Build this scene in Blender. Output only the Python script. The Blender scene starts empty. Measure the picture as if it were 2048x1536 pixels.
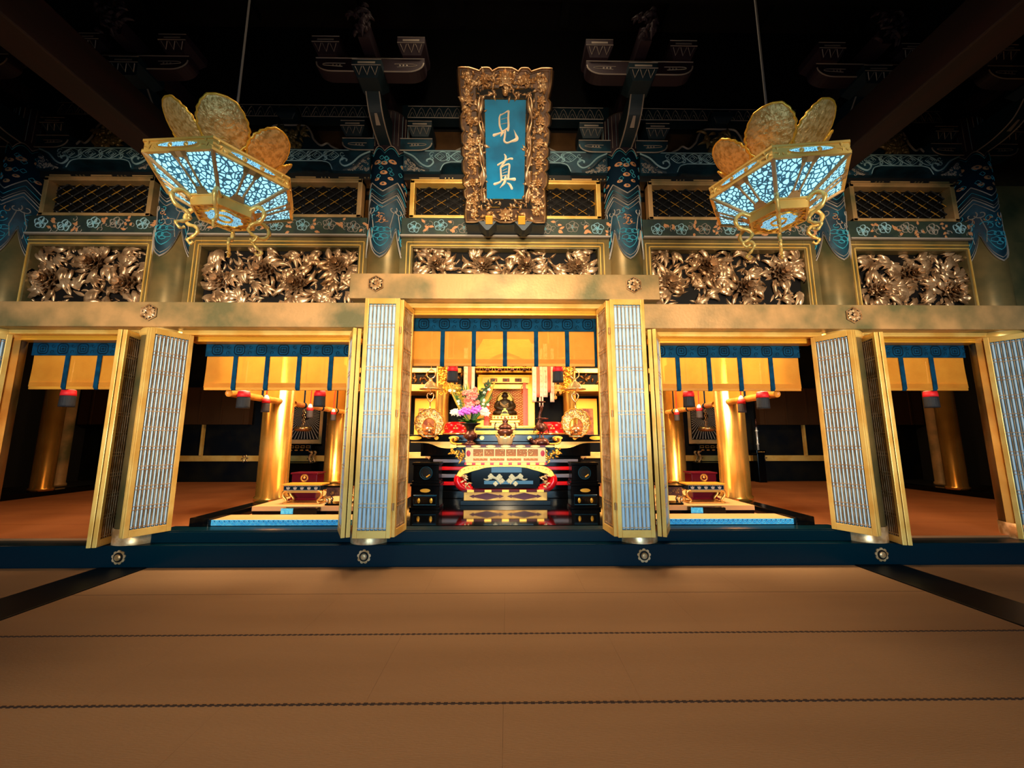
import bpy, math, random
from mathutils import Vector, Matrix
C = bpy.context.scene
COL = C.collection
PI = math.pi
sin, cos = math.sin, math.cos

# ------------------------------------------------------------------ helpers
class MB:
    """Collects shapes and links them as ONE mesh object; self.m is the material slot of what is added next."""
    def __init__(s):
        s.v = []; s.f = []; s.mi = []; s.m = 0; s.X = None
    def add(s, vs, fs):
        n = len(s.v)
        if s.X is not None:
            vs = [tuple(s.X @ Vector(p)) for p in vs]
        s.v += [tuple(p) for p in vs]
        s.f += [tuple(i + n for i in f) for f in fs]
        s.mi += [s.m] * len(fs)
        return s
    def box(s, x0, x1, y0, y1, z0, z1):
        v = [(x, y, z) for z in (z0, z1) for y in (y0, y1) for x in (x0, x1)]
        return s.add(v, [(0, 2, 3, 1), (4, 5, 7, 6), (0, 1, 5, 4), (2, 6, 7, 3), (0, 4, 6, 2), (1, 3, 7, 5)])
    def taper(s, cx, cy, z0, z1, a0, b0, a1, b1):
        v = [(cx - a0, cy - b0, z0), (cx + a0, cy - b0, z0), (cx + a0, cy + b0, z0), (cx - a0, cy + b0, z0),
             (cx - a1, cy - b1, z1), (cx + a1, cy - b1, z1), (cx + a1, cy + b1, z1), (cx - a1, cy + b1, z1)]
        return s.add(v, [(3, 2, 1, 0), (4, 5, 6, 7), (0, 1, 5, 4), (1, 2, 6, 5), (2, 3, 7, 6), (3, 0, 4, 7)])
    def prism(s, pts, fn, d0, d1):
        """outline pts (a,b) extruded from depth d0 to d1; fn(a,b,d) gives the 3D point"""
        n = len(pts)
        v = [fn(a, b, d0) for a, b in pts] + [fn(a, b, d1) for a, b in pts]
        f = [tuple(range(n)), tuple(range(2 * n - 1, n - 1, -1))]
        f += [((i + 1) % n, i, i + n, (i + 1) % n + n) for i in range(n)]
        return s.add(v, f)
    def lathe(s, prof, c=(0, 0, 0), n=24, ax=None, cap=True):
        k = len(prof)
        v = []; f = []
        for i in range(n):
            a = 2 * PI * i / n
            for r, z in prof:
                p = Vector((r * cos(a), r * sin(a), z))
                if ax: p = ax @ p
                v.append((p.x + c[0], p.y + c[1], p.z + c[2]))
        for i in range(n):
            j = (i + 1) % n
            for q in range(k - 1):
                f.append((i * k + q, j * k + q, j * k + q + 1, i * k + q + 1))
        if cap:
            if prof[0][0] > 1e-4: f.append(tuple(i * k for i in reversed(range(n))))
            if prof[-1][0] > 1e-4: f.append(tuple(i * k + k - 1 for i in range(n)))
        return s.add(v, f)
    def tube(s, pts, r, n=8, closed=False):
        pts = [Vector(p) for p in pts]
        N = len(pts)
        rs = r if isinstance(r, (list, tuple)) else [r] * N
        v = []; f = []
        up = Vector((.13, .31, .94))
        for i, p in enumerate(pts):
            if closed: t = pts[(i + 1) % N] - pts[i - 1]
            else: t = pts[min(i + 1, N - 1)] - pts[max(i - 1, 0)]
            t.normalize()
            a = t.cross(up)
            if a.length < .05: a = t.cross(Vector((1, 0, 0)))
            a.normalize(); b = t.cross(a)
            for k in range(n):
                q = 2 * PI * k / n
                v.append(p + (a * cos(q) + b * sin(q)) * rs[i])
        for i in range(N if closed else N - 1):
            j = (i + 1) % N
            for k in range(n):
                l = (k + 1) % n
                f.append((i * n + k, i * n + l, j * n + l, j * n + k))
        if not closed:
            f.append(tuple(range(n))); f.append(tuple((N - 1) * n + k for k in reversed(range(n))))
        return s.add(v, f)
    def ribbon(s, pts, w, fn, h=.006, h0=.001, closed=False):
        """a raised line along 2D pts, laid on the surface fn(a,b,height)"""
        N = len(pts); v = []; f = []
        ws = w if isinstance(w, (list, tuple)) else [w] * N
        for i in range(N):
            if closed: p, q = pts[i - 1], pts[(i + 1) % N]
            else: p, q = pts[max(i - 1, 0)], pts[min(i + 1, N - 1)]
            dx, dy = q[0] - p[0], q[1] - p[1]
            l = math.hypot(dx, dy) or 1
            nx, ny = -dy / l * ws[i] / 2, dx / l * ws[i] / 2
            a, b = pts[i]
            v += [fn(a + nx, b + ny, h0), fn(a, b, h), fn(a - nx, b - ny, h0)]
        for i in range(N if closed else N - 1):
            j = (i + 1) % N
            f += [(3 * i, 3 * j, 3 * j + 1, 3 * i + 1), (3 * i + 1, 3 * j + 1, 3 * j + 2, 3 * i + 2)]
        return s.add(v, f)
    def disc(s, c, r, fn, h=.004, n=10, ry=None, h0=.001):
        ry = ry or r
        v = [fn(c[0], c[1], h)] + [fn(c[0] + r * cos(2 * PI * i / n), c[1] + ry * sin(2 * PI * i / n), h0) for i in range(n)]
        return s.add(v, [(0, 1 + i, 1 + (i + 1) % n) for i in range(n)])
    def grid(s, fn, nu, nv):
        v = [fn(i / nu, j / nv) for i in range(nu + 1) for j in range(nv + 1)]
        w = nv + 1
        return s.add(v, [(i * w + j, (i + 1) * w + j, (i + 1) * w + j + 1, i * w + j + 1) for i in range(nu) for j in range(nv)])
    def leaf(s, fn, p, ang, L, W, bend=0., lift=.03, cup=.02, lobes=0, nt=8, h0=0., tip=.0, blunt=.75, veins=0.):
        """a carved leaf or petal on the surface fn(a,b,height): from p along ang, bending by bend"""
        nc = 8 if veins else 4; v = []; x, y = p; a = ang
        pts = []
        for i in range(nt + 1):
            pts.append((x, y, a)); a += bend / nt
            x += cos(a) * L / nt; y += sin(a) * L / nt
        for i, (x, y, a) in enumerate(pts):
            t = i / nt
            w = W * max(.04, sin(PI * min(1, max(0, t)) ** blunt)) * .5
            if lobes: w *= 1 - .28 * (.5 + .5 * cos(lobes * 2 * PI * t))
            hc = h0 + lift * sin(PI * (.15 + .75 * t)) + tip * t
            for j in range(nc + 1):
                c = j / nc * 2 - 1
                h = hc - cup * abs(c) ** 1.5 - (.012 * L if j == nc // 2 else 0) + ((.25 * cup if j in (1, 3) else 0) if not veins else (veins if j % 2 else -veins) * sin(PI * t))
                v.append(fn(x - sin(a) * w * c, y + cos(a) * w * c, h))
        k = nc + 1; f = [(i * k + j, (i + 1) * k + j, (i + 1) * k + j + 1, i * k + j + 1) for i in range(nt) for j in range(nc)]
        return s.add(v, f)
    def build(s, name, mats, parent=None, smooth=False, bev=0., sub=0, solid=0.):
        me = bpy.data.meshes.new(name)
        me.from_pydata(s.v, [], s.f)
        if not isinstance(mats, (list, tuple)): mats = [mats]
        for m in mats: me.materials.append(m)
        if len(mats) > 1: me.polygons.foreach_set('material_index', s.mi)
        if smooth: me.polygons.foreach_set('use_smooth', [True] * len(me.polygons))
        me.update()
        o = bpy.data.objects.new(name, me); COL.objects.link(o)
        if parent: hang(o, parent)
        if solid:
            k = o.modifiers.new('thickness', 'SOLIDIFY'); k.thickness = solid; k.offset = 0
        if sub:
            k = o.modifiers.new('smooth', 'SUBSURF'); k.levels = k.render_levels = sub
        if bev:
            k = o.modifiers.new('bevel', 'BEVEL'); k.width = bev; k.segments = 2; k.limit_method = 'ANGLE'
        return o

WM = {}
def hang(o, parent):
    o.parent = parent
    m = WM.get(parent.name)
    if m is None:
        m = parent.matrix_parent_inverse.copy() if False else Matrix.Identity(4)
    o.matrix_parent_inverse = m
def tag(o, label=None, cat=None, group=None, kind=None):
    if label: o['label'] = label
    if cat:
        o['category'] = cat; o['kind'] = 'thing'
    if group: o['group'] = group
    if kind: o['kind'] = kind
    return o
def thing(name, label, cat, loc=(0, 0, 0), group=None):
    o = bpy.data.objects.new(name, None); COL.objects.link(o)
    o.empty_display_size = .1
    o.location = loc
    WM[o.name] = Matrix.Translation(-Vector(loc))
    return tag(o, label, cat, group)
def dup(root, label, loc=None, scale=None, rotz=None):
    """a copy of a thing with copies of its parts and sub-parts"""
    r = root.copy(); COL.objects.link(r)
    if loc is not None: r.location = loc
    if scale is not None: r.scale = scale
    if rotz is not None: r.rotation_euler = (0, 0, rotz)
    r['label'] = label
    for ch in list(root.children):
        c = ch.copy(); COL.objects.link(c); c.parent = r
        for g in list(ch.children):
            d = g.copy(); COL.objects.link(d); d.parent = c
    return r
def mirror(root, label):
    l = root.location
    return dup(root, label, (-l[0], l[1], l[2]), (-1, 1, 1))

def flatY(y0, sgn=-1):
    """a wall facing the hall: (a,b,h) -> x, y0 - h, z"""
    return lambda a, b, h: (a, y0 + sgn * h, b)
def cyl(cx, cy, r):
    """round a pillar: a = angle from the hall side, b = height"""
    return lambda a, b, h: (cx + (r + h) * sin(a), cy - (r + h) * cos(a), b)
def cr(pts, n=6, closed=False):
    """Catmull-Rom curve through 2D or 3D points"""
    P = [Vector(p) for p in pts]; N = len(P); out = []
    for i in range(N if closed else N - 1):
        if closed: a, b, c, d = P[i - 1], P[i], P[(i + 1) % N], P[(i + 2) % N]
        else: a, b, c, d = P[max(i - 1, 0)], P[i], P[i + 1], P[min(i + 2, N - 1)]
        for k in range(n):
            t = k / n
            out.append(.5 * ((2 * b) + (c - a) * t + (2 * a - 5 * b + 4 * c - d) * t * t + (3 * b - a - 3 * c + d) * t ** 3))
    if not closed: out.append(P[-1])
    return [tuple(p) for p in out]
def spiral(cx, cy, r0, r1, a0, turns, n=22):
    return [(cx + (r0 + (r1 - r0) * t) * cos(a0 + turns * 2 * PI * t), cy + (r0 + (r1 - r0) * t) * sin(a0 + turns * 2 * PI * t)) for t in [i / n for i in range(n + 1)]]
def blossom_outline(cx, cy, r, lobes=5, ph=0., n=40, depth=.3, sq=1.):
    return [(cx + r * (1 - depth + depth * abs(cos(lobes * t / 2 + ph))) * cos(t), cy + sq * r * (1 - depth + depth * abs(cos(lobes * t / 2 + ph))) * sin(t)) for t in [2 * PI * i / n for i in range(n)]]
def rings(mb, rows, n=20, cap=True):
    """rows of ellipses (cx,cy,z,rx,ry) joined into one skin"""
    v = []; f = []
    for cx, cy, z, rx, ry in rows:
        v += [(cx + rx * cos(2 * PI * i / n), cy + ry * sin(2 * PI * i / n), z) for i in range(n)]
    for k in range(len(rows) - 1):
        f += [(k * n + i, k * n + (i + 1) % n, (k + 1) * n + (i + 1) % n, (k + 1) * n + i) for i in range(n)]
    if cap:
        f.append(tuple(reversed(range(n)))); f.append(tuple((len(rows) - 1) * n + i for i in range(n)))
    mb.add(v, f)

# ------------------------------------------------------------------ materials
def lin(h):
    h = h.lstrip('#')
    c = [int(h[i:i + 2], 16) / 255 for i in (0, 2, 4)]
    return tuple(x / 12.92 if x <= .04045 else ((x + .055) / 1.055) ** 2.4 for x in c) + (1,)
def mat(name, col, rough=.5, metal=0., var=None, vs=4., vlo=.4, vhi=.6, bump=0., bs=60., emit=None, es=0., coat=0., spec=.5, stretch=None, trans=0.):
    m = bpy.data.materials.new(name); m.use_nodes = True
    nt = m.node_tree; b = nt.nodes['Principled BSDF']
    b.inputs['Base Color'].default_value = lin(col)
    b.inputs['Roughness'].default_value = rough
    b.inputs['Metallic'].default_value = metal
    b.inputs['Specular IOR Level'].default_value = spec
    if coat:
        b.inputs['Coat Weight'].default_value = coat; b.inputs['Coat Roughness'].default_value = .06
    if emit:
        b.inputs['Emission Color'].default_value = lin(emit); b.inputs['Emission Strength'].default_value = es
    tc = None
    def coord():
        nonlocal tc
        if tc is None:
            t = nt.nodes.new('ShaderNodeTexCoord')
            mp = nt.nodes.new('ShaderNodeMapping'); nt.links.new(t.outputs['Object'], mp.inputs[0])
            if stretch: mp.inputs['Scale'].default_value = stretch
            tc = mp.outputs[0]
        return tc
    if var:
        n = nt.nodes.new('ShaderNodeTexNoise'); n.inputs['Scale'].default_value = vs; n.inputs['Detail'].default_value = 6
        nt.links.new(coord(), n.inputs['Vector'])
        r = nt.nodes.new('ShaderNodeValToRGB')
        r.color_ramp.elements[0].position = vlo; r.color_ramp.elements[0].color = lin(col)
        r.color_ramp.elements[1].position = vhi; r.color_ramp.elements[1].color = lin(var)
        nt.links.new(n.outputs['Fac'], r.inputs[0]); nt.links.new(r.outputs[0], b.inputs['Base Color'])
    if bump:
        n = nt.nodes.new('ShaderNodeTexNoise'); n.inputs['Scale'].default_value = bs; n.inputs['Detail'].default_value = 4
        nt.links.new(coord(), n.inputs['Vector'])
        k = nt.nodes.new('ShaderNodeBump'); k.inputs['Strength'].default_value = bump; k.inputs['Distance'].default_value = .02
        nt.links.new(n.outputs['Fac'], k.inputs['Height']); nt.links.new(k.outputs[0], b.inputs['Normal'])
    return m
def lantern_glass(name, scale, line, glow, strength, width=.05):
    """openwork metal over lit paper: cell walls of metal, cells that give off the lamp's light"""
    m = bpy.data.materials.new(name); m.use_nodes = True
    nt = m.node_tree; b = nt.nodes['Principled BSDF']
    t = nt.nodes.new('ShaderNodeTexCoord')
    v = nt.nodes.new('ShaderNodeTexVoronoi'); v.feature = 'DISTANCE_TO_EDGE'; v.inputs['Scale'].default_value = scale
    nt.links.new(t.outputs['Object'], v.inputs['Vector'])
    r = nt.nodes.new('ShaderNodeValToRGB')
    r.color_ramp.elements[0].position = width; r.color_ramp.elements[0].color = (0, 0, 0, 1)
    r.color_ramp.elements[1].position = width * 2.2; r.color_ramp.elements[1].color = (1, 1, 1, 1)
    nt.links.new(v.outputs['Distance'], r.inputs[0])
    mx = nt.nodes.new('ShaderNodeMix'); mx.data_type = 'RGBA'
    nt.links.new(r.outputs[0], mx.inputs['Factor'])
    mx.inputs['A'].default_value = lin(line); mx.inputs['B'].default_value = lin(glow)
    nt.links.new(mx.outputs['Result'], b.inputs['Base Color'])
    b.inputs['Emission Color'].default_value = lin(glow)
    ml = nt.nodes.new('ShaderNodeMath'); ml.operation = 'MULTIPLY_ADD'; ml.inputs[1].default_value = strength; ml.inputs[2].default_value = strength * .07
    nt.links.new(r.outputs[0], ml.inputs[0]); nt.links.new(ml.outputs[0], b.inputs['Emission Strength'])
    b.inputs['Roughness'].default_value = .5
    return m
def woven(name, col, var, see=.22, glow=.35, sc=(30, 30, 260)):
    """split-bamboo blind: fine horizontal splints that let some light and sight through"""
    m = mat(name, col, .6, 0, var, 3., .35, .7)
    nt = m.node_tree; b = nt.nodes['Principled BSDF']; out = nt.nodes['Material Output']
    t = nt.nodes.new('ShaderNodeTexCoord'); mp = nt.nodes.new('ShaderNodeMapping'); mp.inputs['Scale'].default_value = sc
    nt.links.new(t.outputs['Object'], mp.inputs[0])
    n = nt.nodes.new('ShaderNodeTexNoise'); n.inputs['Scale'].default_value = 1.; nt.links.new(mp.outputs[0], n.inputs['Vector'])
    k = nt.nodes.new('ShaderNodeBump'); k.inputs['Strength'].default_value = .5; k.inputs['Distance'].default_value = .01
    nt.links.new(n.outputs['Fac'], k.inputs['Height']); nt.links.new(k.outputs[0], b.inputs['Normal'])
    tl = nt.nodes.new('ShaderNodeBsdfTranslucent'); tl.inputs[0].default_value = lin(col)
    tp = nt.nodes.new('ShaderNodeBsdfTransparent'); tp.inputs[0].default_value = (1, .86, .6, 1)
    m1 = nt.nodes.new('ShaderNodeMixShader'); m1.inputs[0].default_value = glow
    m2 = nt.nodes.new('ShaderNodeMixShader'); m2.inputs[0].default_value = see
    nt.links.new(b.outputs[0], m1.inputs[1]); nt.links.new(tl.outputs[0], m1.inputs[2])
    nt.links.new(m1.outputs[0], m2.inputs[1]); nt.links.new(tp.outputs[0], m2.inputs[2])
    nt.links.new(m2.outputs[0], out.inputs['Surface'])
    return m
G_LEAF = mat('gold_leaf', '#ffd274', .32, .35, '#efb656', 2.5)
G_BRIGHT = mat('bright_gold', '#f4b43c', .3, .45)
G_AGED = mat('aged_gold_leaf', '#d0a068', .42, .2, '#78704a', 1.5, .40, .66, bump=.15, bs=25)
G_POST = mat('tarnished_gold', '#94794a', .36, .4, '#555638', 2.0, .35, .7)
G_CARVE = mat('gilt_carving', '#dcb48a', .32, .65, '#9a7450', 5.)
G_FRAME = mat('gilt_frame', '#f0c898', .33, .5, '#c0905c', 8.)
G_DARK = mat('shadow_lacquer', '#0c0908', .6, spec=.2)  # even dark lacquer for backings, rings and grounds
BRONZE = mat('bronze', '#7a4a3c', .35, .7, '#4d2d26', 5.)
BRASS = mat('polished_brass', '#e6c08a', .25, .85)
LACQ = mat('black_lacquer', '#001f2b', .35, 0, coat=.05, spec=.12)  # black lacquer with the teal of reflected daylight put into its colour
LACQ_BLK = mat('deep_black_lacquer', '#060709', .14, 0, spec=.14)
LACQ_FLOOR = mat('mirror_lacquer_floor', '#050608', .07, 0, coat=.9, spec=.6)
LACQ_RED = mat('vermilion_lacquer', '#d00c18', .25, 0, coat=.1, spec=.3)
LACQ_MAR = mat('maroon_lacquer', '#540a18', .25, 0, spec=.15)
TATAMI = mat('tatami_straw', '#a07a56', .75, 0, '#876444', 1.1, .3, .75, bump=.25, bs=180, stretch=(.12, 1, 1), spec=.2)
TATAMI_IN = mat('tatami_inner_hall', '#c47a48', .7, 0, '#a4623a', .8, .3, .75, bump=.2, bs=150, spec=.2)
SEAM = mat('tatami_seam_thread', '#33221a', .9)
INDIGO = mat('indigo_brocade', '#053f60', .8, 0, '#04324c', 9., spec=.1)
INDIGO_D = mat('indigo_brocade_motif', '#021c2e', .8, spec=.1)
AZURE = mat('azure_brocade', '#5cd4ff', .5, 0, '#30b4f4', 30.)
AZURE_L = mat('azure_brocade_motif', '#9ad8f4', .5)
AZURE_D = mat('azure_brocade_shade_thread', '#1478b0', .5)
BLIND = woven('bamboo_blind', '#f2a838', '#dc8f28', .13)
BAMBOO = mat('bamboo', '#d88f35', .4, 0, '#b86f22', 6.)
PAPER = mat('shoji_paper', '#4f7486', .55)  # paper colour carries the blue of the cool daylight
SLAT = mat('pale_slat', '#b4d0e2', .35, 0, spec=.5)  # pale slats, daylight's blue mixed into the base colour
TEAL = mat('teal_paint', '#134052', .6, 0, '#0a2a3a', 5.)
TEAL_D = mat('dark_teal_paint', '#0a2430', .5)
TEAL_L = mat('cyan_paint', '#3aa4bc', .6)
PALE = mat('pale_outline_paint', '#a89c90', .55, .2)
PALE_BLUE = mat('pale_blue_outline_paint', '#9cc4d0', .55)
ORANGE = mat('apricot_paint', '#c88a5a', .6)
OLIVE = mat('olive_paint', '#2b3a2e', .6, 0, '#1d2c2a', 6.)
PURPLE = mat('plum_paint', '#2a1a26', .6)
REDBROWN = mat('red_brown_timber', '#260803', .7, 0, '#180502', 2., stretch=(3, .3, 3))
WALLBROWN = mat('ochre_wall', '#5a3c1a', .8, 0, '#42290f', 2.)
BLACK = mat('sooty_timber', '#0a0808', .7)  # near-black timber, also gives the unlit upper wall its darkness

TATAMI_L = mat('pale_tatami', '#d8a46c', .7, 0, '#c48f58', 1., .3, .75, bump=.2, bs=160, spec=.2)
BRONZE_GOLD = mat('bronze_gold', '#a8743c', .4, .7, '#6a4424', 6.)
OPENW = mat('pale_openwork', '#f0d8a0', .4, .3, '#a8742c', 40., .46, .56)
BRASS_R = mat('rosy_brass', '#e0a070', .2, .85)
G_PALE = mat('pale_gilt', '#dca468', .4, .3)
FRAME_GROUND = mat('dark_gilt_ground', '#5a3a22', .45, .4, '#382214', 8.)
PANEL_BACK = mat('gilt_lattice_back', '#a8742c', .45, .4, '#7c5520', 3.)
DULL_GOLD = mat('dull_gold', '#d89a3e', .4, .4, '#b87a2c', 5.)
# ------------------------------------------------------------------ the hall: floor, walls, ceiling
PX = (2.0, 5.45, 8.06); PY = 6.08; PR = .285
def struct(name, mb, m, **k):
    o = mb.build(name, m, **k); o['kind'] = 'structure'; return o
mb = MB()
rows = [5.80 - .955 * i for i in range(0, 9)]
for i in range(8):
    y1, y0 = rows[i], rows[i + 1]
    off = .95 if i % 2 else 0
    xs = sorted({-5.03, 5.03} | {x for x in (-2.85 + off + 1.91 * k for k in range(-3, 5)) if -4.6 < x < 4.6})
    for a, b in zip(xs[:-1], xs[1:]):
        mb.box(a + .0006, b - .0006, y0 + .002, y1 - .002, -.06, 0)
    for s in (-1, 1):
        a, b = sorted((s * 5.72, s * 12.4)); mb.box(a, b, y0 + .002, y1 - .002, -.06, 0)
fl = struct('floor', mb, TATAMI)
mb = MB()
random.seed(3)
for i in range(1, 8):                                   # the stitched seams along each row of mats
    y = rows[i]; w = .0045 if i == 1 else .012
    x = -5.0
    mb.box(-5.02, 5.02, y - w * .45, y + w * .45, -.01, .0012)
    while x < 5.0 and i > 1:
        mb.box(x, x + .028, y - w * .9 - random.random() * .003, y + w * .9 + random.random() * .003, 0, .0022); x += .05
seam = mb.build('seam', SEAM, fl)
mb = MB()
for s in (-1, 1):
    a, b = sorted((s * 5.04, s * 5.71)); mb.box(a, b, -2.2, 5.79, -.06, .012)
struct('trim_1', mb, mat('worn_black_lacquer', '#07080a', .4, 0, spec=.3), bev=.006)
mb = MB(); mb.box(-12.4, 12.4, -4.5, 5.8, -.1, -.061); struct('floor', mb, BLACK)
mb = MB(); mb.box(-12.5, 12.5, -2.2, 6.4, 9.6, 9.7)
for i in range(9): mb.box(-12, 12, -1.6 + i * .9, -1.45 + i * .9, 9.42, 9.6)
for i in range(12): mb.box(-10.4 + i * 1.9, -10.25 + i * 1.9, -2, 6.2, 9.45, 9.6)
struct('ceiling', mb, BLACK)
mb = MB(); mb.box(-12.4, 12.4, 6.38, 6.45, 6.12, 7.4); struct('wall_back', mb, WALLBROWN)
mb = MB(); mb.box(-12.4, 12.4, 6.38, 6.45, 7.4, 9.6); struct('wall_back', mb, BLACK)  # upper wall coloured black to stand in for light falling off
mb = MB(); mb.box(-12.5, 12.5, -4.6, -4.5, 3.2, 9.6); struct('wall_front', mb, BLACK)  # unseen wall added to keep daylight off the upper front
for s, w in ((-1, 'left'), (1, 'right')):
    mb = MB(); mb.box(s * 12.45 - .05, s * 12.45 + .05, -4.5, 6.4, 0, 9.6); struct('wall_' + w, mb, BLACK)

# tie beams that run from the pillars over the hall
for s, w in ((-1, 'left'), (1, 'right')):
    mb = MB(); mb.box(s * 5.3 - .22, s * 5.3 + .22, -2.2, 5.8, 6.05, 6.6)
    tag(mb.build('tie_beam', REDBROWN, bev=.02), f'dark red-brown tie beam running overhead above the {w} lantern', 'beam', 'tie beams over the hall')

# ------------------------------------------------------------------ lacquered sill, thresholds
sill = thing('sill_beam', 'long glossy black lacquered sill beam with round gold nail covers along its front', 'beam', (0, 5.8, 0))
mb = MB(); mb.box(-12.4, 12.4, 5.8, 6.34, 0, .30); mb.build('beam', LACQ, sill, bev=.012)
def nail_star(mb, cx, cz, fn):
    pts = []
    for i in range(48):
        t = 2 * PI * i / 48
        r = .088 + .016 * abs(cos(4.5 * t)) ** .6
        pts.append((cx + r * sin(t), cz + r * cos(t)))
    n = len(pts)
    mb.m = 0
    mb.prism(pts, lambda a, b, d: fn(a, b, d), .0, .012)
    mb.m = 1; mb.disc((cx, cz), .072, fn, .016, 24, h0=.014)
    mb.m = 0; mb.lathe([(.04, .016), (.042, .03), (.03, .045), (.012, .05)], (0, 0, 0), 20, None)
def to_front(cx, y0, cz):       # turns a lathe about z into one that faces the hall
    return Matrix.Translation((cx, y0, cz)) @ Matrix.Rotation(PI / 2, 4, 'X')
for x in (-5.45, -2.0, 2.0, 5.45):
    mb = MB()
    pts = [((.078 + .02 * abs(cos(4.5 * t)) ** .7) * sin(t), (.078 + .02 * abs(cos(4.5 * t)) ** .7) * cos(t)) for t in [2 * PI * i / 72 for i in range(72)]]
    mb.X = to_front(x, 5.8, .145)
    mb.m = 0; mb.prism(pts, lambda a, b, d: (a, b, d), 0, .012)
    mb.m = 1; mb.lathe([(.066, .012), (.066, .016), (0, .016)], n=28)
    mb.m = 0; mb.lathe([(.044, .014), (.044, .028), (.03, .038), (.014, .04), (.014, .03), (0, .03)], n=24)
    mb.build('nail_cover', [G_FRAME, G_DARK], sill, smooth=False)
for a, b, nm in ((-1.76, 1.76, 'in front of the main altar'), (-5.17, -2.26, 'under the blue-edged mat, left bay'), (2.26, 5.17, 'under the blue-edged mat, right bay')):
    mb = MB(); mb.box(a, b, 5.95, 6.36, .30, .45); mb.box(a, b, 5.985, 6.05, .45, .462)
    tag(mb.build('threshold', LACQ, bev=.01), 'raised black lacquered threshold ' + nm, 'threshold', 'lacquered thresholds')

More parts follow.
